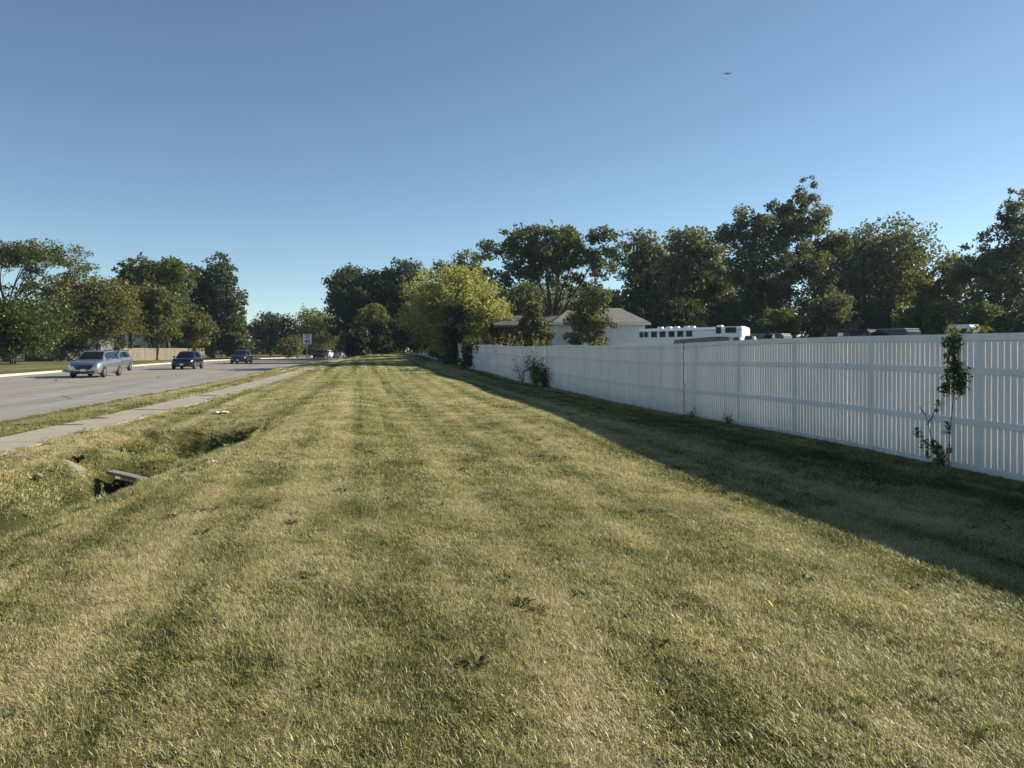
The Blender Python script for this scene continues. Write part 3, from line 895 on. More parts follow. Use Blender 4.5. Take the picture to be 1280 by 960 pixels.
def weedy(name, label, px, hgt, wid, n, leaf, mat, off=0.25, cat="shrub"):
    yy, D = fy(px)
    x0 = FX - off
    z0 = hz(x0, yy)
    st, cl = [], []
    for k in range(7):
        ex, ey, ez = x0 + random.uniform(-.25, .15), yy + random.uniform(-.5, .5) * wid, z0 + hgt * random.uniform(0.6, 1)
        st.append([(x0, yy, z0 - .05), (x0 + (ex - x0) * .4, yy + (ey - yy) * .4, z0 + (ez - z0) * .5), (ex, ey, ez)])
        for t in (0.3, 0.45, 0.6, 0.75, 0.9, 1.0):
            cl.append(((x0 + (ex - x0) * t, yy + (ey - yy) * t, z0 + (ez - z0) * t), 0.16 * wid ** 0.5))
    return vine(name, label, st, cl, n, leaf, mat, 0.012, cat)
weedy("volunteer_shrub", "scraggly shrub growing against the far fence run", 676, 1.40, 3.6, 1900, 0.085, 'green')
weedy("volunteer_shrub", "small dark shrub crouching at the foot of the scraggly shrub by the fence", 687, 0.85, 1.8, 1000, 0.085, 'dark', 0.2)
weedy("fence_weed", "little weed at the foot of the near fence beside the dark gap", 873, 0.22, 0.35, 60, 0.05, 'green', 0.12, "weed")
weedy("fence_weed", "taller weed at the foot of the near fence below the top rail's joint", 918, 0.30, 0.4, 80, 0.05, 'green', 0.12, "weed")
weedy("creeper", "thin creeper spotted across the far fence run, left of the scraggly shrub", 655, 1.2, 6.5, 420, 0.07, 'dark', 0.08, "vine")
# ivy mass and dark ivy column at the yellow tree
def ivy_mass(name, label, px, D, z0, z1, wx, wy, n, leaf, mat):
    x, y = at(px, D)
    g = hz(x, y)
    root = empty(name, (x, y, g), 0, label, "ivy")
    b_ = MB()
    b_.tube([(0, 0, -0.1), (0.05, 0, (z1) * 0.5), (0, 0.05, z1 * 0.9)], [0.12, 0.09, 0.05], 7)
    b_.build("stem", M['bark'], root)
    cen = np.stack([rng.normal(size=70) * wx * 0.34, rng.normal(size=70) * wy * 0.34, rng.uniform(z0, z1, 70)], -1)
    idx = rng.integers(0, 70, n)
    C = cen[idx] + rng.normal(size=(n, 3)) * 0.22
    C[:, 2] = np.maximum(C[:, 2], 0.05)
    leaf_mesh("foliage", C, leaf, LF[mat], root, droop=0.8)
ivy_mass("ivy_column", "dark ivy covered column in front of the yellow tree's shaded side", 571, 71, 0.1, 5.3, 1.3, 1.3, 9000, 0.27, 'dark')
ivy_mass("ivy_mat", "ivy mat hanging over the fence beside the ivy covered column", 594, 62, 0.3, 2.2, 0.9, 4.5, 6500, 0.22, 'dark')
ivy_mass("ivy_mat", "bushy ivy low on the fence left of the ivy covered column", 549, 82, 0.6, 3.0, 1.6, 5.0, 6500, 0.25, 'green')
for px, D, lab in ((631, 50, "dry tan weeds sticking up above the fence near the yellow tree"), (667, 44, "dry tan weeds sticking up above the fence in front of the barn")):
    x, y = at(px, D)
    z0 = hz(x, y)
    st, cl = [], []
    for k in range(9):
        ex, ey, ez = x + random.gauss(0, .5), y + random.gauss(0, .5), z0 + random.uniform(1.9, 2.65)
        st.append([(x + random.gauss(0, .15), y, z0), (ex, ey, ez)])
        for t in (.6, .7, .8, .9, 1): cl.append(((x + (ex - x) * t, y + (ey - y) * t, z0 + (ez - z0) * t), 0.18))
    vine("dry_weeds", lab, st, cl, 420, 0.10, 'dry', 0.01, "weeds")

# ------------------------------------------------------------------ buildings
def gable_house(name, label, loc, rz, L, Wd, eave, rise, wall, roofm, hip=0.0, wins=(), cat="building", trim=True, door=None):
    """long side (L) faces local -Y"""
    root = empty(name, loc, rz, label, cat)
    b = MB()
    if hip: b.box((0, 0, eave / 2 - 0.15), (L, Wd, eave + 0.3))
    else:
        poly = [(-L / 2, -Wd / 2, -0.3), (-L / 2, Wd / 2, -0.3), (-L / 2, Wd / 2, eave), (-L / 2, 0, eave + rise), (-L / 2, -Wd / 2, eave)]
        b.prism(poly, (L, 0, 0))
    b.build("wall", wall, root)
    r = MB()
    o, t = 0.4, 0.14
    hl = L / 2 + o
    rl = hl - hip
    ez = eave - rise * o / (Wd / 2)
    up = 0.02
    for s in (-1, 1):
        A = [(-hl, s * (Wd / 2 + o), ez + up), (hl, s * (Wd / 2 + o), ez + up), (rl, 0, eave + rise + up), (-rl, 0, eave + rise + up)]
        r.add(A + [(p[0], p[1], p[2] + t) for p in A], [(0, 1, 2, 3), (4, 5, 6, 7), (0, 1, 5, 4), (1, 2, 6, 5), (3, 0, 4, 7)])
    if hip:
        for s in (-1, 1):
            A = [(s * hl, -(Wd / 2 + o), ez + up), (s * hl, Wd / 2 + o, ez + up), (s * rl, 0, eave + rise + up)]
            r.add(A + [(p[0], p[1], p[2] + t) for p in A], [(0, 1, 2), (3, 4, 5), (0, 1, 4, 3)])
    r.build("roof", roofm, root)
    f = MB()
    f.box((0, -(Wd / 2 + o) - 0.015, ez + 0.05), (2 * hl, 0.03, 0.16))
    f.box((0, (Wd / 2 + o) + 0.015, ez + 0.05), (2 * hl, 0.03, 0.16))
    f.build("fascia", M['trim_white'] if trim else roofm, root)
    for (x, z, w, h_) in wins:
        wf = MB()
        y = -Wd / 2 - 0.03
        for dx, dz, sx, sz in ((0, h_ / 2, w + 0.16, 0.08), (0, -h_ / 2, w + 0.16, 0.08), (-w / 2, 0, 0.08, h_ - 0.08), (w / 2, 0, 0.08, h_ - 0.08)):
            wf.box((x + dx, y, z + dz), (sx, 0.06, sz))
        wo = wf.build("window", M['trim_white'], root)
        p = MB()
        p.box((x, -Wd / 2 - 0.012, z), (w - 0.08, 0.02, h_ - 0.08))
        p.build("pane", M['win_glass'], wo)
    if door:
        x, w, h_, mt = door
        d = MB()
        d.box((x, -Wd / 2 - 0.03, h_ / 2), (w, 0.06, h_))
        d.build("door", mt, root)
    return root
x0, y0 = at(744, 66)
gable_house("shed", "white shed with a grey hipped roof, half hidden by the bushy pear tree", (x0, y0, hz(x0, y0)), R(-8), 7.3, 6.0, 3.75, 1.2, M['white_siding'], M['roof_grey'], hip=1.9, wins=[(-2.1, 2.25, 0.8, 0.5)], door=(2.2, 2.2, 2.1, M['trim_white']))
x0, y0 = at(662, 73)
gable_house("barn", "dark red barn with a low brown roof left of the white shed", (x0, y0, hz(x0, y0)), R(-6), 6.4, 6.0, 3.6, 0.9, M['barn_red'], M['roof_brown'], trim=False, wins=[], door=(1.4, 2.4, 2.4, M['wood_dark']))
x0, y0 = at(803, 68)
gable_house("lean_to", "small pale lean-to between the white shed and the long trailer", (x0, y0, hz(x0, y0)), R(-8), 1.5, 2.2, 2.75, 0.25, M['white_siding'], M['roof_grey'], trim=False)
x0, y0 = at(85, 138)
gable_house("house", "pale house glimpsed between the maple and the rust tinged tree across the road", (x0, y0, hz(x0, y0)), R(20), 14, 9, 5.2, 2.4, M['white_siding'], M['roof_brown'], wins=[(-5, 1.6, 1.2, 1.4), (-2, 1.6, 1.2, 1.4), (1.2, 1.6, 1.2, 1.4), (4.4, 1.6, 1.2, 1.4), (-3.6, 4.0, 1.2, 1.2), (3, 4.0, 1.2, 1.2)])
x0, y0 = at(198, 146)
gable_house("house", "white house glimpsed behind the slim trunks of the yellowish olive tree", (x0, y0, hz(x0, y0)), R(14), 11, 9, 4.6, 2.2, M['white_siding'], M['roof_grey'], wins=[(-3.6, 1.6, 1.2, 1.4), (0, 1.6, 1.2, 1.4), (3.4, 1.6, 1.2, 1.4), (-2, 3.6, 1.1, 1.1), (2.4, 3.6, 1.1, 1.1)])
x0, y0 = at(-10, 128)
gable_house("house", "grey fronted house behind the maple's trunks at the left edge", (x0, y0, hz(x0, y0)), R(24), 12, 9, 3.2, 2.4, M['white_siding'], M['roof_brown'], wins=[(-3.6, 1.5, 1.2, 1.3), (0, 1.5, 1.2, 1.3), (3.4, 1.5, 1.2, 1.3)])

def board_fence(name, label, A, B, h, mat):
    ax, ay = A
    L = math.dist(A, B)
    rz = math.atan2(B[1] - ay, B[0] - ax)
    root = empty(name, (ax, ay, hz(ax, ay)), rz, label, "fence")
    dzdl = (hz(*B) - hz(*A)) / L
    n = int(L / 0.15)
    mbp = MB()
    for k in range(n):
        x = (k + 0.5) * L / n
        hh = h + random.uniform(-0.02, 0.02)
        mbp.box((x, 0, dzdl * x + hh / 2), (L / n - 0.012, 0.02, hh))
    mbp.build("board_panel", mat, root, fix=False)
    for x in np.arange(0, L + 0.1, 2.4):
        p = MB()
        p.box((x, 0.06, dzdl * x + h / 2), (0.09, 0.09, h + 0.05))
        p.build("post", mat, root)
    for z in (0.3, h - 0.25):
        p = MB()
        p.tube([(0, 0.035, z), (L, 0.035, z + dzdl * L)], 0.035, 4)
        p.build("rail", mat, root)
board_fence("board_fence", "wooden fence toned dark for tree shade left of the nearest silver car", at(32, 91), at(108, 99), 1.5, M['wood_dark'])
board_fence("board_fence", "wooden fence toned light tan for sunshine between the nearest silver car and the black car", at(150, 100), at(256, 124), 1.7, M['wood_light'])

# ------------------------------------------------------------------ cars
def make_car(label, paint, loc, rz, L=4.75, W=1.88, Hh=1.70, kind='suv', group="cars on the road", rear=False):
    root = empty("car", loc, rz, label, "car", group)
    kL, kW, kH = L / 4.75, W / 1.88, Hh / 1.70
    if kind == 'suv':
        st = [(0, .38, .70, .66), (.05, .30, .86, .80), (.22, .25, .96, .89), (.6, .22, 1.02, .93), (1.25, .21, 1.09, .94), (2.2, .21, 1.10, .94), (3.4, .21, 1.12, .94), (4.25, .23, 1.13, .92), (4.62, .28, 1.10, .87), (4.75, .36, .95, .80)]
        gh = [(1.18, 1.085, .84, .80), (1.50, 1.34, .85, .72), (1.95, 1.61, .86, .65), (2.4, 1.68, .86, .64), (3.4, 1.68, .86, .64), (4.15, 1.62, .84, .62), (4.45, 1.40, .82, .66), (4.68, 1.10, .80, .74)]
        sidew = [(1.62, 2.60), (2.63, 3.54), (3.60, 4.28)]
    else:
        st = [(0, .34, .62, .66), (.05, .27, .74, .80), (.25, .22, .82, .88), (.7, .2, .88, .91), (1.45, .19, .95, .92), (2.2, .19, .96, .92), (3.3, .19, .97, .92), (4.1, .21, 1.0, .90), (4.62, .26, .99, .85), (4.75, .34, .85, .78)]
        gh = [(1.4, .94, .82, .78), (1.8, 1.2, .82, .68), (2.25, 1.41, .82, .60), (2.6, 1.45, .82, .59), (3.2, 1.43, .82, .59), (3.7, 1.25, .80, .63), (4.15, 1.0, .78, .70)]
        kH = Hh / 1.45
        sidew = [(1.85, 2.65), (2.76, 3.55)]
    y0_ = -L / 2
    def body_ring(y, zb, zt, w):
        pr = [(0, zb), (w * .80, zb), (w * .97, zb + .10), (w, zb + (zt - zb) * .45), (w * .985, zb + (zt - zb) * .75), (w * .93, zt - .035), (w * .80, zt), (0, zt + .03)]
        pts = [(x * kW, y * kL + y0_, z * kH) for x, z in pr] + [(-x * kW, y * kL + y0_, z * kH) for x, z in pr[-2:0:-1]]
        return pts
    b = MB()
    b.loft([body_ring(*s_) for s_ in st])
    body = b.build("body", paint, root, smooth=True, bevel=0)
    def gh_at(y):
        ys_ = [g[0] for g in gh]
        return [float(np.interp(y, ys_, [g[i] for g in gh])) for i in (1, 2, 3)]
    def belt(y): return float(np.interp(y, [s_[0] for s_ in st], [s_[2] for s_ in st])) - 0.02
    def S(y, t, sgn, off=0.006):
        zt, wb, wr = gh_at(y)
        z = belt(y) * (1 - t) + zt * t
        x = wb * (1 - t) + wr * t + off
        return (sgn * x * kW, y * kL + y0_, z * kH)
    rings = []
    for y, zt, wb, wr in gh:
        bl = belt(y) - 0.03
        zt = max(zt, bl + 0.01)
        pr = [(wb, bl), (wb * .5 + wr * .5, bl * .5 + zt * .5), (wr, zt - .03), (wr * .86, zt), (0, zt + .025)]
        rings.append([(x * kW, y * kL + y0_, z * kH) for x, z in pr] + [(-x * kW, y * kL + y0_, z * kH) for x, z in pr[-2::-1]])
    g_ = MB()
    g_.loft(rings, closed=False, cap=False)
    g_.build("cabin", paint, root, smooth=True)
    # windscreen and rear window follow the slope between two stations, a few mm proud
    def screen(i0, i1, a, c, name):
        A, Bq = gh[i0], gh[i1]
        w = MB()
        P = []
        for t in (a, (a + c) / 2, c):
            y = A[0] + (Bq[0] - A[0]) * t
            zt, wb, wr = gh_at(y)
            P.append((y, max(zt, belt(y)), wr))
        sg = -1 if i1 > i0 and A[0] < 2.2 else 1
        V_, F_ = [], []
        for (y, z, wr) in P:
            for u in (-.93, -.5, 0, .5, .93):
                V_.append((u * wr * .96 * kW, y * kL + y0_ + sg * .012, (z + .02 + .02 * (1 - u * u)) * kH))
        for r_ in range(2):
            for k in range(4):
                q = r_ * 5 + k
                F_.append((q, q + 1, q + 6, q + 5))
        w.add(V_, F_)
        w.build(name, M['glass'], root)
    screen(0, 2, 0.10, 0.95, "windscreen")
    screen(len(gh) - 3, len(gh) - 1, 0.12, 0.75, "rear_window")
    for sgn in (-1, 1):
        for a, c in sidew:
            w = MB()
            V_, F_ = [], []
            N = 5
            for k in range(N + 1):
                y = a + (c - a) * k / N
                V_ += [S(y, .10, sgn), S(y, .86, sgn)]
            for k in range(N): F_.append((2 * k, 2 * k + 2, 2 * k + 3, 2 * k + 1))
            w.add(V_, F_)
            w.build("side_window", M['glass'], root)
        # mirror
        m = MB()
        m.box((sgn * (.94 * kW + .10), 1.62 * kL + y0_, (belt(1.62) + .08) * kH), (.20, .12, .14), taper=.85)
        m.build("mirror", paint, root, bevel=.02)
        for yw in (.92, 3.80):
            ar = MB()
            cy, cz, rr = yw * kL + y0_, .36, .40
            ring = [(sgn * (.93 * kW + .012), cy + rr * math.cos(a_), max(cz + rr * math.sin(a_), .2)) for a_ in np.linspace(0, 2 * math.pi, 20, endpoint=False)]
            ar.prism(ring, (-sgn * .25, 0, 0))
            ar.build("wheel_arch", M['dark_plastic'], root)
            ty = MB()
            n = 20
            prof = [(.18, -.115), (.33, -.11), (.355, -.07), (.355, .07), (.33, .11), (.18, .115)]
            xc = sgn * (.93 * kW - .06)
            ty.loft([[(xc + dx, cy + r_ * math.cos(2 * math.pi * k / n), .355 + r_ * math.sin(2 * math.pi * k / n)) for r_, dx in prof] for k in range(n + 1)], closed=True, cap=False)
            wh = ty.build("wheel", M['black'], root)
            ri = MB()
            xo = xc + sgn * .10
            ri.tube([(xo - sgn * .06, cy, .355), (xo, cy, .355)], [.235, .235], 20)
            for k in range(5):
                a_ = 2 * math.pi * k / 5
                c2 = (xo + sgn * .008, cy + .13 * math.cos(a_), .355 + .13 * math.sin(a_))
                ri.tube([(xo + sgn * .008, cy, .355), (xo + sgn * .008, cy + .22 * math.cos(a_), .355 + .22 * math.sin(a_))], [.03, .022], 4)
            ri.build("rim", M['rim'], wh)
        hl = MB()
        zt = st[1][2]
        yh = .16 * kL + y0_
        hl.loft([[(sgn * .54 * kW, .025 * kL + y0_, (zt - .20) * kH), (sgn * .54 * kW, .035 * kL + y0_, (zt - .08) * kH), (sgn * .56 * kW, .2 * kL + y0_, (zt - .10) * kH)],
                 [(sgn * .80 * kW, .055 * kL + y0_ - .02, (zt - .17) * kH), (sgn * .81 * kW, .085 * kL + y0_ - .02, (zt - .03) * kH), (sgn * .84 * kW, .3 * kL + y0_, (zt - .08) * kH)],
                 [(sgn * .885 * kW, .18 * kL + y0_, (zt - .11) * kH), (sgn * .885 * kW, .22 * kL + y0_, (zt - .01) * kH), (sgn * .90 * kW, .40 * kL + y0_, (zt - .05) * kH)]])
        hl.build("headlight", M['lamp'], root)
        tl = MB()
        tl.box((sgn * .76 * kW, L / 2 - .045, .92 * kH), (.20, .09, .20), taper=.9)
        tl.build("tail_light", M['tail'], root, bevel=.01)
        if kind == 'suv':
            rr_ = MB()
            rr_.tube([(sgn * .60 * kW, 2.1 * kL + y0_, 1.70 * kH), (sgn * .60 * kW, 2.2 * kL + y0_, 1.735 * kH), (sgn * .60 * kW, 4.0 * kL + y0_, 1.70 * kH), (sgn * .60 * kW, 4.1 * kL + y0_, 1.66 * kH)], .018, 6)
            rr_.build("roof_rail", M['dark_plastic'], root)
    zt = st[1][2]
    gr = MB()
    gr.prism([(-.56 * kW, .012 * kL + y0_, (zt - .06) * kH), (.56 * kW, .012 * kL + y0_, (zt - .06) * kH), (.50 * kW, -.02 + y0_, (zt - .24) * kH), (.34 * kW, -.02 + y0_, (zt - .36) * kH), (-.34 * kW, -.02 + y0_, (zt - .36) * kH), (-.50 * kW, -.02 + y0_, (zt - .24) * kH)], (0, .10, 0))
    gr.build("grille", M['dark_plastic'], root)
    bp = MB()
    bp.box((0, y0_ + .06, .36 * kH), (1.30 * kW, .16, .12))
    bp.build("bumper", M['dark_plastic'], root, bevel=.02)
    npl = MB()
    npl.box((0, y0_ - .022, .47 * kH), (.31, .015, .16))
    npl.build("number_plate", M['sign_white'], root)
    npl = MB()
    npl.box((0, L / 2 + .008, .72 * kH), (.31, .015, .16))
    npl.build("number_plate", M['sign_white'], root)
    return root
def car_at(px, D, **kw):
    x, y = at(px, D)
    f = (x - float(road_r(y))) / (float(road_l(y)) - float(road_r(y)))
    def cl(yy): return float(road_r(yy)) * (1 - f) + float(road_l(yy)) * f
    ang = math.atan2(cl(y + 2) - cl(y - 2), 4)
    rz = -ang + kw.pop('turn', 0) + (math.pi if kw.pop('away', False) else 0)
    return make_car(loc=(x, y, float(road_z(y)) + 0.003), rz=rz, **kw)
car_at(121, 52.3, label="nearest car, a silver suv coming towards the camera", paint=M['silver'], L=5.0, W=1.98, Hh=1.78)
car_at(141, 64.5, label="second silver suv, mostly hidden behind the nearest one", paint=M['silver'], L=4.8, W=1.9, Hh=1.72)
car_at(235, 71.5, label="black suv with pale headlights, second lane group after the silver ones", paint=M['black_paint'], L=4.7, W=1.9, Hh=1.66)
car_at(302, 95.0, label="small charcoal suv between the black suv and the speed limit sign", paint=M['grey_paint'], L=4.5, W=1.86, Hh=1.68)
car_at(401, 143.0, label="dark navy suv in tree shade right behind the speed limit sign", paint=M['navy_paint'], L=4.8, W=1.95, Hh=1.75)
car_at(409, 155.0, label="white car peeking out behind the navy suv", paint=M['white_paint'], L=4.7, W=1.85, Hh=1.6)
car_at(425.5, 150.0, label="pale silver sedan in the near lanes, farthest right of the cars", paint=M['silver'], L=4.8, W=1.88, Hh=1.5, kind='sedan', away=True)

# ------------------------------------------------------------------ thin haze volume added to lift the dark tree shade
hm = bpy.data.materials.new("shadow_lift_haze")
hm.use_nodes = True
hm.node_tree.nodes.clear()
ho = hm.node_tree.nodes.new("ShaderNodeOutputMaterial")
hv = hm.node_tree.nodes.new("ShaderNodeVolumePrincipled")
hv.inputs["Color"].default_value = (0.62, 0.80, 1.0, 1)
hv.inputs["Density"].default_value = 0.00016
hv.inputs["Anisotropy"].default_value = 0.2
hm.node_tree.links.new(hv.outputs[0], ho.inputs["Volume"])
b = MB()
b.box((0, 240, 13), (860, 800, 30))
hzo = b.build("haze", hm)
tag(hzo, "thin pale haze added over the whole place to lift the shadows", "haze", kind='stuff')

# ------------------------------------------------------------------ speed limit sign, hydrant
x0, y0 = at(384, 69)
sg = empty("speed_limit_sign", (x0, y0, hz(x0, y0)), R(4), "white rectangular speed limit sign on a thin metal post beside the sidewalk", "sign")
b = MB()
b.box((0, 0.035, 1.42), (0.06, 0.03, 2.95))
b.build("post", M['galv'], sg)
b = MB()
b.box((0, 0, 2.42), (0.76, 0.006, 0.915))
pan = b.build("panel", M['sign_white'], sg, bevel=0.0)
b = MB()
for dx, dz, sx, sz in ((0, .425, .70, .014), (0, -.425, .70, .014), (-.35, 0, .014, .836), (.35, 0, .014, .836)):
    b.box((dx, -.0045, 2.42 + dz), (sx, .003, sz))
b.build("border", M['sign_black'], pan)
def text_part(txt, size, z, parent, sx=1.0, bold=0.0):
    cu = bpy.data.curves.new("lettering", 'FONT')
    cu.body = txt
    cu.size = size
    cu.align_x = 'CENTER'
    cu.align_y = 'CENTER'
    cu.extrude = 0.002
    cu.offset = bold
    tmp = bpy.data.objects.new("lettering_tmp", cu)
    COL.objects.link(tmp)
    dg = bpy.context.evaluated_depsgraph_get()
    me = bpy.data.meshes.new_from_object(tmp.evaluated_get(dg))
    bpy.data.objects.remove(tmp)
    me.materials.clear()
    me.materials.append(M['sign_black'])
    o = bpy.data.objects.new("lettering", me)
    COL.objects.link(o)
    o.parent = parent
    o.rotation_euler = (R(90), 0, 0)
    o.location = (0, -0.006, z)
    o.scale = (sx, 1, 1)
text_part("SPEED", 0.20, 2.735, pan, 0.95, 0.006)
text_part("LIMIT", 0.20, 2.545, pan, 1.0, 0.006)
text_part("40", 0.50, 2.20, pan, 0.98, 0.016)
b = MB()
x0, y0 = at(276.5, 126)
hr = empty("fire_hydrant", (x0, y0, hz(x0, y0)), 0, "small pale yellow hydrant on the far kerb left of the charcoal suv", "hydrant")
b = MB()
b.tube([(0, 0, 0), (0, 0, .06), (0, 0, .07), (0, 0, .55), (0, 0, .57), (0, 0, .62), (0, 0, .70), (0, 0, .76)], [.17, .17, .11, .11, .14, .14, .10, .03], 12)
b.build("barrel", M['hydrant'], hr)
for s in (-1, 1):
    b = MB()
    b.tube([(s * .08, 0, .45), (s * .2, 0, .45)], [.06, .06], 10)
    b.build("nozzle_cap", M['hydrant'], hr)

# ------------------------------------------------------------------ things in the yard behind the fence
pL, pR = Vector((*at(806, 56.5), 0)), Vector((*at(933, 52.5), 0))
mid = (pL + pR) / 2
Lt = (pR - pL).length
rzt = math.atan2(pR.y - pL.y, pR.x - pL.x)
zg = hz(mid.x, mid.y)
ht = zat(408.6, 50.5) - zg
tr = empty("horse_trailer", (mid.x, mid.y, zg), rzt, "long white horse trailer with a row of small dark windows behind the fence", "trailer")
Wt = 2.0
tr.rotation_euler.y = -0.012
b = MB()
def rr_ring(x):
    pr = [(-Wt / 2, .55), (Wt / 2, .55), (Wt / 2, ht - .18), (Wt / 2 - .05, ht - .07), (Wt / 2 - .17, ht - .02), (0, ht + .03), (-Wt / 2 + .17, ht - .02), (-Wt / 2 + .05, ht - .07), (-Wt / 2, ht - .18)]
    return [(x, y, z) for y, z in pr]
b.loft([rr_ring(-Lt / 2), rr_ring(Lt / 2)])
b.build("body", M['trailer'], tr)
b = MB()
b.box((0, 0, ht + .035), (Lt - .3, Wt - .9, .05))
rf = b.build("roof_skin", M['roof_white'], tr, bevel=.01)
b = MB()
b.box((0, -Wt / 2 - .012, ht - .20), (Lt, .02, .05))
b.build("drip_rail", M['galv'], tr)
u = lambda px: -Lt / 2 + Lt * np.interp(px, [806, 933], [0, 1])
wz = zat(420, 56) - zg
for px, w_, h_ in ((809.5, .26, .34), (815.5, .26, .34), (826, .42, .38), (837, .42, .38), (848.5, .42, .38), (859.5, .42, .38), (870.5, .42, .38), (906, .34, .42), (920.5, .72, .36)):
    dz = 0.12 if px < 900 else 0.30
    f = MB()
    xw = float(u(px))
    yw = -Wt / 2 - .012
    f.box((xw, yw, wz + dz), (w_ + .08, .02, h_ + .08))
    fo = f.build("window", M['galv'], tr, bevel=.008)
    p = MB()
    p.box((xw, yw - .014, wz + dz), (w_, .012, h_))
    p.build("pane", M['trailer_glass'], fo, bevel=.004)
for px in (827, 838, 848, 861, 868, 902):
    v = MB()
    v.box((float(u(px)), 0.1, ht + .12), (.42, .42, .13), taper=.8)
    v.build("roof_vent", M['roof_white'], tr, bevel=.02)
for dx in (-.55, .55):
    for s in (-1, 1):
        w_ = MB()
        w_.tube([(1.2 + dx * 1.6, s * (Wt / 2 - .02), .38), (1.2 + dx * 1.6, s * (Wt / 2 - .26), .38)], [.38, .38], 18)
        w_.build("wheel", M['black'], tr)
d = MB()
d.box((float(u(893)), -Wt / 2 - .01, 1.55), (.75, .02, 1.8))
d.build("door", M['trailer'], tr, bevel=.006)

def box_vehicle(name, label, cat, pa, Da, pb, Db, top, Wd, mat, roofm, wins=(), plate=None, rad=.15):
    A, B_ = Vector((*at(pa, Da), 0)), Vector((*at(pb, Db), 0))
    c = (A + B_) / 2
    L = (B_ - A).length
    rz = math.atan2(B_.y - A.y, B_.x - A.x)
    zg_ = hz(c.x, c.y)
    h_ = zat(top, (Da + Db) / 2) - zg_
    root = empty(name, (c.x, c.y, zg_), rz, label, cat)
    def ring(x, k):
        pr = [(-Wd / 2, .5), (Wd / 2, .5), (Wd / 2, h_ - rad), (Wd / 2 - rad, h_), (-Wd / 2 + rad, h_), (-Wd / 2, h_ - rad)]
        return [(x, y * k, .5 + (z - .5) * (1 - (1 - k) * .6)) for y, z in pr]
    m_ = MB()
    m_.loft([ring(-L / 2, .9), ring(-L / 2 + .2, 1), ring(L / 2 - .2, 1), ring(L / 2, .9)])
    m_.build("body", mat, root)
    m_ = MB()
    m_.box((0, 0, h_ + .02), (L - .3, Wd - 2 * rad + .05, .04))
    m_.build("roof_panel", roofm, root, bevel=.008)
    for (fx, fz, w_, hh) in wins:
        m_ = MB()
        m_.box((-L / 2 + fx * L, -Wd / 2 - .012, h_ - fz), (w_, .02, hh))
        m_.build("window", M['trailer_glass'], root, bevel=.005)
    if plate:
        fx, fz, w_, hh = plate
        m_ = MB()
        m_.box((-L / 2 + fx * L, -Wd / 2 - .012, h_ - fz), (w_, .02, hh))
        m_.build("notice_plate", M['sign_white'], root)
    for fx in (.2, .8):
        for s in (-1, 1):
            m_ = MB()
            m_.tube([(-L / 2 + fx * L, s * (Wd / 2 - .02), .38), (-L / 2 + fx * L, s * (Wd / 2 - .26), .38)], [.38, .38], 16)
            m_.build("wheel", M['black'], root)
    return root
box_vehicle("motorhome", "dark motorhome with a pale plate behind the near fence", "motorhome", 1036, 48, 1094, 45.5, 413.0, 1.5, M['dark_body'], M['tarp_grey'], wins=[(.25, .35, .7, .4), (.75, .35, .9, .4)], plate=(.42, .25, .34, .2))
box_vehicle("cargo_trailer", "dark flat topped cargo trailer with a pale roof edge, right of the dark motorhome", "trailer", 1101, 46, 1143, 44, 412.0, 1.3, M['dark_body'], M['galv'], wins=[(.3, .4, .8, .35)], rad=.05)
box_vehicle("camper", "white roofed camper partly hidden behind the vine and shrubs at the right", "camper", 1190, 58, 1220, 56.5, 406.5, 1.5, M['trailer'], M['roof_white'], wins=[(.3, .45, .6, .4), (.7, .45, .6, .4)], rad=.12)
box_vehicle("box_truck", "grey low box with a pale roof, right of the grey tarp mound", "truck", 938, 66, 985, 64, 418, 2.3, M['tarp_grey'], M['galv'], rad=.05)
# long covered lumber stack
A, B_ = Vector((*at(848, 40), 0)), Vector((*at(917, 37), 0))
c = (A + B_) / 2
rz = math.atan2(B_.y - A.y, B_.x - A.x)
L = (B_ - A).length
zg = hz(c.x, c.y)
ls = empty("lumber_rack", (c.x, c.y, zg), rz, "long dark tarp covered stack tapering to the left in front of the white trailer", "rack")
b = MB()
z1, z0 = zat(420.5, 37) - zg, zat(425, 40) - zg
b.loft([[(-L / 2, -.4, z0 - .35), (-L / 2, .4, z0 - .35), (-L / 2, .3, z0), (-L / 2, -.3, z0)], [(0, -.5, z0 - .4), (0, .5, z0 - .4), (0, .35, (z0 + z1) / 2 + .05), (0, -.35, (z0 + z1) / 2 + .02)],
        [(L * .3, -.5, z0 - .4), (L * .3, .5, z0 - .4), (L * .3, .4, z1 + .02), (L * .3, -.4, z1)], [(L / 2, -.45, z0 - .4), (L / 2, .45, z0 - .4), (L / 2, .3, z1 - .05), (L / 2, -.3, z1 - .03)]])
b.build("tarp", M['tarp_grey'], ls)
for fx in (-.4, 0, .4):
    b = MB()
    b.box((fx * L, 0, (z0 - .4) / 2), (.1, .8, z0 - .4))
    b.build("leg", M['galv'], ls)
def mound(name, label, px, D, top, wpx, mat, cat="pile"):
    x, y = at(px, D)
    g = hz(x, y)
    w = wpx * D / FPX
    h_ = zat(top, D) - g
    n, m_ = 16, 6
    ringz = []
    for k in range(m_):
        t = k / (m_ - 1)
        r_ = (w / 2) * (1.35 - 0.75 * t ** 3)
        ringz.append([(r_ * math.cos(6.283 * q / n) * random.uniform(.9, 1.1), r_ * math.sin(6.283 * q / n) * random.uniform(.9, 1.1), -.05 + h_ * t * random.uniform(.97, 1.0)) for q in range(n)])
    b_ = MB()
    b_.loft(ringz)
    o = b_.build(name, mat, None, smooth=True)
    o.location = (x, y, g)
    tag(o, label, cat)
mound("tarp_pile", "blue tarp covered pile at the right end of the long white trailer", 922, 36, 419.5, 15, M['tarp_blue'])
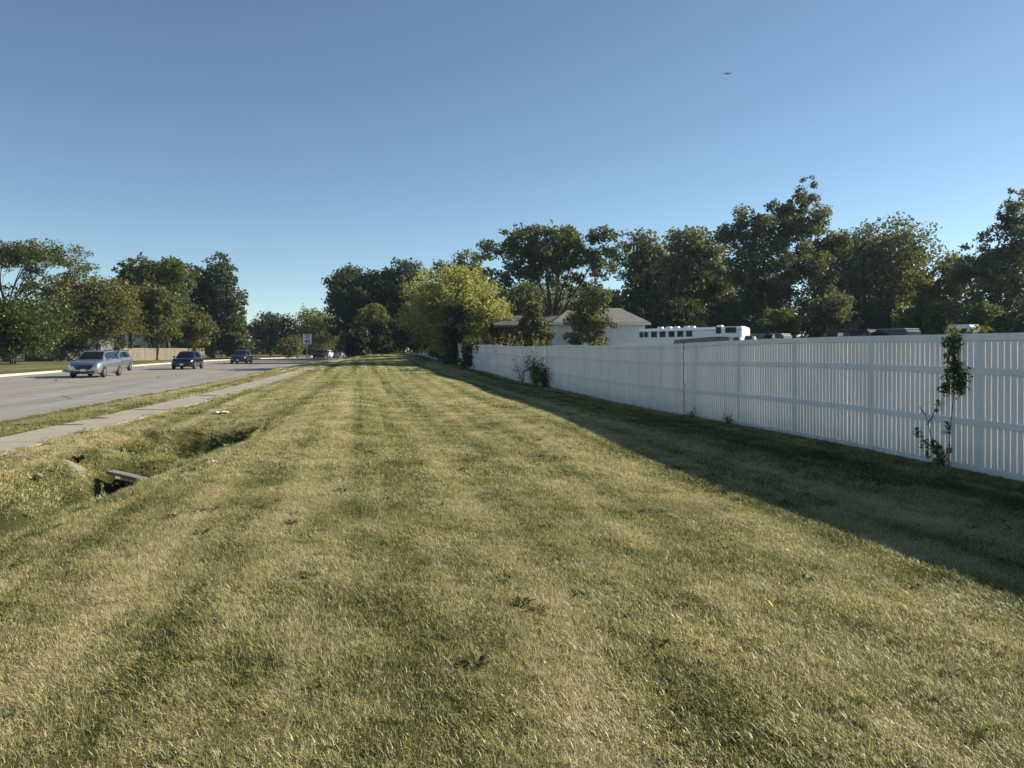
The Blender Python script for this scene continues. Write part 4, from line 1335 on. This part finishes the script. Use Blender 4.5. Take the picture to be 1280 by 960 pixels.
mound("tarp_pile", "grey tarp covered mound just right of the blue one", 938, 37, 418.0, 20, M['tarp_grey'])
x, y = at(962, 38)
g = hz(x, y)
tt = empty("tractor_tyre", (x, y, g), R(-35), "big ribbed tractor tyre standing right of the grey tarp mound", "tyre")
b = MB()
n = 28
zc = zat(416.5, 38) - g - .75
prof = [(.42, -.2), (.68, -.23), (.75, -.16), (.75, .16), (.68, .23), (.42, .2)]
b.loft([[(dx_, r_ * math.cos(2 * math.pi * k / n), zc + r_ * math.sin(2 * math.pi * k / n)) for r_, dx_ in prof] for k in range(n + 1)], cap=False)
b.build("tyre", M['black'], tt)
b = MB()
for k in range(18):
    a_ = 2 * math.pi * k / 18
    b.tube([(-.2, .74 * math.cos(a_), zc + .74 * math.sin(a_)), (.0, .785 * math.cos(a_ + .1), zc + .785 * math.sin(a_ + .1)), (.2, .74 * math.cos(a_), zc + .74 * math.sin(a_))], .035, 4)
b.build("tread", M['tarp_grey'], tt)
b = MB()
b.box((0, 0, (zc - .7) / 2), (.8, 1.3, max(.1, zc - .74)))
b.build("pallet_stack", M['wood_dark'], tt)
b = MB()

# ------------------------------------------------------------------ ditch: culvert end, dirt and litter
cA, cB = Vector((-4.03, 13.38, 0)), Vector((-2.62, 12.01, 0))
cm = (cA + cB) / 2
crz = math.atan2(cB.y - cA.y, cB.x - cA.x)
zb = hz(cm.x - .5, cm.y - .5)
cv = empty("culvert_end", (cm.x, cm.y, -0.25), crz, "concrete culvert end with a dark opening in the ditch on the left", "culvert")
b = MB()
Ls = (cB - cA).length
N = 9
arc = []
for k in range(N):
    t = k / (N - 1)
    arc.append([(-Ls / 2 + Ls * t, y_, z_ - 0.15 * t + 0.03 * math.sin(math.pi * t)) for y_, z_ in ((-.06, -.025), (.10, -.025), (.10, .025), (-.06, .025))])
b.loft(arc)
b.build("lintel", M['slab'], cv, bevel=.012)
b = MB()
for s in (-1, 1):
    b.box((s * (Ls / 2 - .04), .10, -.36 - .07 * s), (.06, .10, .56))
b.build("wing_wall", M['slab'], cv, bevel=.01)
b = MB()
b.box((0, .06, -.47), (Ls - .10, .05, .72))  # solid black box standing in for the shade inside the opening
b.build("mouth_shade_box", M['black'], cv)

def patch(name, label, cx, cy, rx, ry, mat, cat, rz=0.0, lift=0.02, seed=0):
    rs = np.random.default_rng(seed)
    n = 26
    V_ = [(cx, cy, hz(cx, cy) + lift)]
    for rr_ in (0.5, 1.0):
        for k in range(n):
            a_ = 2 * math.pi * k / n
            q = rr_ * (1 + 0.25 * math.sin(3 * a_ + seed) + 0.15 * rs.normal() * rr_)
            dx, dy = rx * q * math.cos(a_), ry * q * math.sin(a_)
            x, y = cx + dx * math.cos(rz) - dy * math.sin(rz), cy + dx * math.sin(rz) + dy * math.cos(rz)
            V_.append((x, y, hz(x, y) + (lift if rr_ < 1 else 0.0)))
    F_ = [(0, 1 + k, 1 + (k + 1) % n) for k in range(n)]
    F_ += [(1 + k, 1 + n + k, 1 + n + (k + 1) % n, 1 + (k + 1) % n) for k in range(n)]
    m_ = MB()
    m_.add(V_, F_)
    o = m_.build(name, mat)
    return o
def gp(px, py, z=0.0):
    """where the photo's line of sight meets the modelled ground"""
    D = 2.5
    while D < 160:
        x, y = at(px, D)
        if zat(py, D) <= hz(x, y): break
        D += 0.03
    return at(px, D)
BARE = []
def bare(px, py, z, rx, ry, mat, name, seed, rz=0.0):
    cx, cy = gp(px, py, z)
    o = patch(name, "", cx, cy, rx, ry, mat, "", rz, 0.03, seed)
    tag(o, kind='structure')
    BARE.append((cx, cy, min(rx, ry) * .8))
bare(28, 574, -0.05, .50, .26, M['dirt'], "bare_soil", 3)
bare(92, 583, -0.12, .26, .17, M['slab'], "bare_soil", 5)
bare(285, 481.5, 0.03, 1.2, .55, M['dirt_dark'], "bare_soil", 8)
# silt washed over the pavement joints
for i, (px, py, rx, ry) in enumerate([(84, 533, .35, .10), (183, 514, .42, .12), (262, 496, .5, .16), (120, 524.5, .3, .1)]):
    cx, cy = gp(px, py, 0.04)
    mbq = MB()
    n = 14
    zz = 0.02 + 0.8 * float(lawn_rise(cy)) + 0.014
    mbq.add([(cx + rx * (1 + .3 * math.sin(3 * a_ + i)) * math.cos(a_), cy + ry * (1 + .3 * math.cos(2 * a_ + i)) * math.sin(a_), zz) for a_ in np.linspace(0, 2 * math.pi, n, endpoint=False)], [tuple(range(n))])
    tag(mbq.build("silt", M['dirt_dark']), kind='structure')
def litter(name, label, px, py, z, w, d, mat, cat="litter", crumple=.04):
    cx, cy = gp(px, py, z)
    n, m_ = 7, 5
    V_, F_ = [], []
    for j in range(m_):
        for i in range(n):
            x, y = (i / (n - 1) - .5) * w, (j / (m_ - 1) - .5) * d
            V_.append((x + random.uniform(-.1, .1) * w / n, y + random.uniform(-.1, .1) * d / m_, .05 + random.uniform(0, crumple) + .02 * math.sin(i * 1.3 + j)))
    for j in range(m_ - 1):
        for i in range(n - 1):
            q = j * n + i
            F_.append((q, q + 1, q + n + 1, q + n))
    b_ = MB()
    b_.add(V_, F_)
    b_.add([(x, y, z_ - .006) for x, y, z_ in V_], [tuple(reversed(f)) for f in F_])
    o = b_.build(name, mat, fix=False)
    o.location = (cx, cy, hz(cx, cy))
    o.rotation_euler = (0, 0, random.uniform(-.4, .4))
    tag(o, label, cat)
litter("paper_scrap", "largest white paper scrap, on the grass near the sidewalk beyond the ditch", 276, 518, 0, .42, .34, M['paper'])
litter("paper_scrap", "dull grey crumpled scrap on the grass below the bare soil at the left", 43, 601, -.3, .26, .2, M['slab'])
litter("paper_scrap", "tiny white scrap in the grass above the culvert, nearest the sidewalk", 119, 550, -.05, .06, .05, M['paper'])
litter("paper_scrap", "tiny white scrap in the grass between the culvert and the sidewalk", 155, 567, -.15, .055, .05, M['paper'])
litter("paper_scrap", "tiny white scrap right above the culvert's right end", 207, 567, -.12, .055, .05, M['paper'])
litter("dark_bag", "crumpled black bag on the little bare patch left of the culvert", 100, 578, -.10, .26, .16, M['black'], crumple=.06)
litter("paper_scrap", "white scrap at the edge of the dark hollow right of the culvert", 269, 584, -.25, .06, .06, M['paper'])
b = MB()
cx, cy = gp(960, 766, 0.03)
lf = [(0, -.04, 0), (.022, -.018, .008), (.026, .008, .014), (.012, .035, .006), (0, .05, 0), (-.012, .035, .006), (-.026, .008, .014), (-.022, -.018, .008)]
b.prism(lf, (0, 0, .002))
o = b.build("fallen_leaf", M['yellow_leaf'])
o.location = (cx, cy, hz(cx, cy) + .062)
o.rotation_euler = (.5, .3, .8)
tag(o, "single bright yellow fallen leaf lying on the lawn in the right foreground", "leaf")

# ------------------------------------------------------------------ airliner high in the sky
Dp = 3300.0
xp, yp = at(910, Dp)
ap = empty("airplane", (xp, yp, zat(92, Dp)), R(52), "tiny dark airliner high in the clear sky at upper right", "airplane")
b = MB()
b.tube([(0, -17, 0), (0, -15.5, .3), (0, -12, .5), (0, 8, .5), (0, 14, .9), (0, 18, 1.4)], [.3, 1.3, 1.95, 1.95, 1.1, .2], 12)
b.build("fuselage", M['aero'], ap, smooth=True)
for s in (-1, 1):
    b = MB()
    b.loft([[(s * 1.5, -4, -.6), (s * 1.5, 3, -.6), (s * 1.5, 3, .1), (s * 1.5, -4, .1)], [(s * 16, 4.5, 1.5), (s * 16, 6.3, 1.5), (s * 16, 6.3, 1.75), (s * 16, 4.5, 1.75)], [(s * 16.8, 5.5, 3.6), (s * 16.8, 6.6, 3.6), (s * 16.9, 6.6, 3.6), (s * 16.9, 5.5, 3.6)]])
    b.build("wing", M['aero'], ap)
    b = MB()
    b.tube([(s * 5.5, -4.2, -1.2), (s * 5.5, -.5, -1.2)], [1.0, .8], 12)
    b.build("engine", M['aero'], ap)
    b = MB()
    b.loft([[(s * .4, 13.5, 1.2), (s * .4, 17, 1.2), (s * .4, 17, 1.45), (s * .4, 13.5, 1.45)], [(s * 6, 16.5, 1.9), (s * 6, 18, 1.9), (s * 6, 18, 2.0), (s * 6, 16.5, 2.0)]])
    b.build("tailplane", M['aero'], ap)
b = MB()
b.loft([[(-.2, 12.5, 1.5), (.2, 12.5, 1.5), (.2, 17, 1.5), (-.2, 17, 1.5)], [(-.1, 16.5, 7.5), (.1, 16.5, 7.5), (.1, 18.2, 7.5), (-.1, 18.2, 7.5)]])
b.build("fin", M['aero'], ap)

# ------------------------------------------------------------------ grass: blade tufts scattered over the lawn (stuff)
tuft_col = bpy.data.collections.new("grass_tufts")
def tuft(size, n, hlo, hhi, wlo, whi, seed, flat=0.40, vm=.44, vs_=.34):
    r = np.random.default_rng(seed)
    p = np.stack([r.uniform(-.5, .5, n) * size, r.uniform(-.5, .5, n) * size, np.zeros(n) - .01], -1)
    # clumping
    cc = r.uniform(-.5, .5, (max(6, n // 22), 2)) * size
    k = r.integers(0, len(cc), n)
    cl = r.random(n) < 0.80
    p[cl, :2] = cc[k[cl]] + r.normal(size=(cl.sum(), 2)) * 0.024 * (size / 0.6)
    an = np.where(r.random(n) < .55, r.normal(0, .55, n), r.uniform(0, 2 * math.pi, n))
    lie = r.random(n) < flat
    lean = np.where(lie, r.uniform(.9, 1.45, n), np.abs(r.normal(.42, .3, n)))
    L = r.uniform(hlo, hhi, n) * (0.7 + 0.5 * r.random(n))
    w = r.uniform(wlo, whi, n) / 2
    d = np.stack([np.cos(an), np.sin(an)], -1)
    s = np.stack([-np.sin(an), np.cos(an), np.zeros(n)], -1)
    tw = r.uniform(-.6, .6, n)
    s = s * np.cos(tw)[:, None] + np.stack([d[:, 0], d[:, 1], np.zeros(n)], -1) * np.sin(tw)[:, None]
    def along(t, a): return np.stack([d[:, 0] * np.sin(a) * L * t, d[:, 1] * np.sin(a) * L * t, np.cos(a) * L * t], -1)
    m = p + along(.5, lean * .7)
    tip = m + along(.5, np.minimum(lean * 1.12, 1.65))
    lift = np.where(lie, r.uniform(0.008, .03, n), 0)
    for q in (p, m, tip): q[:, 2] += lift
    V_ = np.empty((n, 6, 3))
    V_[:, 0] = p - s * w[:, None]
    V_[:, 1] = p + s * w[:, None]
    V_[:, 2] = m + s * w[:, None] * .85
    V_[:, 3] = m - s * w[:, None] * .85
    V_[:, 4] = tip + s * w[:, None] * .22
    V_[:, 5] = tip - s * w[:, None] * .22
    i6 = np.arange(n)[:, None] * 6
    Q_ = np.concatenate([i6 + np.array([0, 1, 2, 3]), i6 + np.array([3, 2, 4, 5])], 0)
    var = np.clip(r.normal(vm, vs_, n) + np.where(lie, .16, 0), 0, 1)
    o = np_mesh("grass_tuft", V_.reshape(-1, 3), Q_, M['blade'], None, {"var": np.repeat(var, 6)}, link=False)
    tuft_col.objects.link(o)
    return o
# level 0-3, three variants each; names sort in creation order
LOD = [(0.6, 1550, .015, .050, .0018, .0040), (0.6, 740, .018, .054, .0035, .0072), (0.9, 560, .03, .075, .009, .017), (1.7, 520, .05, .11, .022, .045)]
for li, (sz, n, a, b_, c_, d_) in enumerate(LOD):
    for v in range(3): tuft(sz, n, a, b_, c_, d_, 100 + li * 10 + v)
for k, o in enumerate(tuft_col.objects): o.name = "grass_tuft_%02d" % k
# two broad leaved weed rosettes
def rosette(seed):
    r = np.random.default_rng(seed)
    n = 26
    an = r.uniform(0, 6.283, n)
    L = r.uniform(.05, .12, n)
    w = r.uniform(.008, .014, n)
    V_, Q_ = [], []
    for i in range(n):
        d = np.array([math.cos(an[i]), math.sin(an[i]), 0])
        s = np.array([-d[1], d[0], 0]) * w[i]
        e = r.uniform(.3, .9)
        p0 = np.array([0, 0, 0.0])
        p1 = d * L[i] * .55 + np.array([0, 0, L[i] * .5 * e])
        p2 = d * L[i] + np.array([0, 0, L[i] * .55 * e])
        q = len(V_)
        V_ += [p0 - s * .4, p0 + s * .4, p1 + s, p1 - s, p2 + s * .2, p2 - s * .2]
        Q_ += [(q, q + 1, q + 2, q + 3), (q + 3, q + 2, q + 4, q + 5)]
    o = np_mesh("grass_tuft_9%d" % seed, np.array(V_), np.array(Q_), LF['maple'], None, {"var": np.repeat(r.uniform(.3, .9, n), 6)}, link=False)
    tuft_col.objects.link(o)
rosette(1)
rosette(2)
for q in range(2):
    o = tuft(.20, 110, .03, .075, .003, .006, 300 + q, .25, .13, .12)
    o.name = "grass_tuft_95_%d" % q

P_, VID, ROT, SC = [], [], [], []
def scatter(x, y, vid, sc):
    if len(x) == 0: return
    e = 0.12
    z = height(x, y)
    zx, zy = (height(x + e, y) - height(x - e, y)) / (2 * e), (height(x, y + e) - height(x, y - e)) / (2 * e)
    zx, zy = np.clip(zx, -1.2, 1.2), np.clip(zy, -1.2, 1.2)
    P_.append(np.stack([x, y, z], -1))
    VID.append(vid)
    yaw = rng.uniform(0, 6.283, len(x))
    eu = np.empty((len(x), 3))
    for i in range(len(x)):
        nrm = Vector((-zx[i], -zy[i], 1)).normalized()
        q = nrm.to_track_quat('Z', 'Y').to_matrix() @ Matrix.Rotation(yaw[i], 3, 'Z')
        eu[i] = q.to_euler()
    ROT.append(eu)
    SC.append(sc)
def grassy(x, y, m):
    wl = walk_l(y)
    rr = road_r(y)
    ok = (x > wl + WALK_W + m) & (x < FX + .25)
    ok |= (x > rr + .15 + m) & (x < wl - m)
    for cx, cy, r_ in BARE: ok &= (x - cx) ** 2 + (y - cy) ** 2 > r_ ** 2
    # clear of the culvert opening
    ok &= ~((np.abs((x - cm.x) * math.cos(crz) + (y - cm.y) * math.sin(crz)) < Ls / 2 + .1) & (np.abs(-(x - cm.x) * math.sin(crz) + (y - cm.y) * math.cos(crz) - .0) < .2))
    return ok
def level(li, step, D0, D1, m):
    xs = np.arange(-12, 12, step)
    ys = np.arange(0.2, 140, step)
    X, Y = np.meshgrid(xs, ys)
    X = X.ravel() + rng.uniform(-.5, .5, X.size) * step
    Y = Y.ravel() + rng.uniform(-.5, .5, Y.size) * step
    D = Y * CT + X * ST
    px = (X * CT - Y * ST) / np.maximum(D, .1)
    j = rng.uniform(-.08, .08, X.size) * D
    ok = (D + j > D0) & (D + j <= D1) & (np.abs(px) < .74 + .8 / np.maximum(D, .5)) & grassy(X, Y, m) & (Y < 132)
    X, Y = X[ok], Y[ok]
    zz = height(X, Y)
    sc = rng.uniform(.8, 1.15, len(X)) * (1 + .55 * np.clip(-zz - .1, 0, .6))
    scatter(X, Y, li * 3 + rng.integers(0, 3, len(X)), sc)
level(0, .27, 1.4, 9.5, .08)
level(1, .29, 9.5, 22, .16)
level(2, .40, 22, 52, .32)
level(3, .80, 52, 140, .45)
# weeds
wx, wy = rng.uniform(-6, 8.2, 900), rng.uniform(1.5, 26, 900)
keep = grassy(wx, wy, .15) & (rng.random(900) < .5)
scatter(wx[keep], wy[keep], 12 + rng.integers(0, 2, keep.sum()), rng.uniform(.5, 1.0, keep.sum()))
NW = 9000
wx, wy = rng.uniform(-7, 8.2, NW), rng.uniform(1.5, 40, NW)
clump = np.sin(wx * 1.7 + wy * .6) + np.sin(wy * 1.3 - wx * .8) + rng.normal(size=NW) * .9
keep = grassy(wx, wy, .15) & (clump > 0.95) & (rng.random(NW) < np.where(wy > 12, .45, .9))
scatter(wx[keep], wy[keep], 14 + rng.integers(0, 2, keep.sum()), rng.uniform(.3, .95, keep.sum()))
# longer fringe along the fence foot
fyv = np.arange(0, 60, .16)
scatter(np.full(len(fyv), FX - .1) + rng.uniform(-.08, .04, len(fyv)), fyv, np.where(fyv < 10, 0, 3) + rng.integers(0, 3, len(fyv)), rng.uniform(1.0, 1.5, len(fyv)))
P_, VID, ROT, SC = np.concatenate(P_), np.concatenate(VID), np.concatenate(ROT), np.concatenate(SC)
me = bpy.data.meshes.new("lawn_grass")
me.vertices.add(len(P_))
me.vertices.foreach_set("co", P_.astype(np.float32).ravel())
a = me.attributes.new("vid", 'INT', 'POINT')
a.data.foreach_set("value", VID.astype(np.int32))
a = me.attributes.new("rot", 'FLOAT_VECTOR', 'POINT')
a.data.foreach_set("vector", ROT.astype(np.float32).ravel())
a = me.attributes.new("scl", 'FLOAT', 'POINT')
a.data.foreach_set("value", SC.astype(np.float32))
me.materials.append(M['blade'])
lg = bpy.data.objects.new("lawn_grass", me)
COL.objects.link(lg)
tag(lg, "mown lawn of mixed green and straw coloured blades covering the verge and ditch", "grass", kind='stuff')
ng = bpy.data.node_groups.new("grass_scatter", 'GeometryNodeTree')
ng.interface.new_socket("Geometry", in_out='INPUT', socket_type='NodeSocketGeometry')
ng.interface.new_socket("Geometry", in_out='OUTPUT', socket_type='NodeSocketGeometry')
gi, go = ng.nodes.new("NodeGroupInput"), ng.nodes.new("NodeGroupOutput")
iop = ng.nodes.new("GeometryNodeInstanceOnPoints")
ci = ng.nodes.new("GeometryNodeCollectionInfo")
ci.inputs["Collection"].default_value = tuft_col
ci.inputs["Separate Children"].default_value = True
ci.inputs["Reset Children"].default_value = True
def named(nm, typ):
    nd = ng.nodes.new("GeometryNodeInputNamedAttribute")
    nd.data_type = typ
    nd.inputs["Name"].default_value = nm
    return nd.outputs["Attribute"]
e2r = ng.nodes.new("FunctionNodeEulerToRotation")
ng.links.new(gi.outputs[0], iop.inputs["Points"])
ng.links.new(ci.outputs[0], iop.inputs["Instance"])
iop.inputs["Pick Instance"].default_value = True
ng.links.new(named("vid", 'INT'), iop.inputs["Instance Index"])
ng.links.new(named("rot", 'FLOAT_VECTOR'), e2r.inputs[0])
ng.links.new(e2r.outputs[0], iop.inputs["Rotation"])
ng.links.new(named("scl", 'FLOAT'), iop.inputs["Scale"])
ng.links.new(iop.outputs[0], go.inputs[0])
md = lg.modifiers.new("scatter", 'NODES')
md.node_group = ng
print("tufts", len(P_))
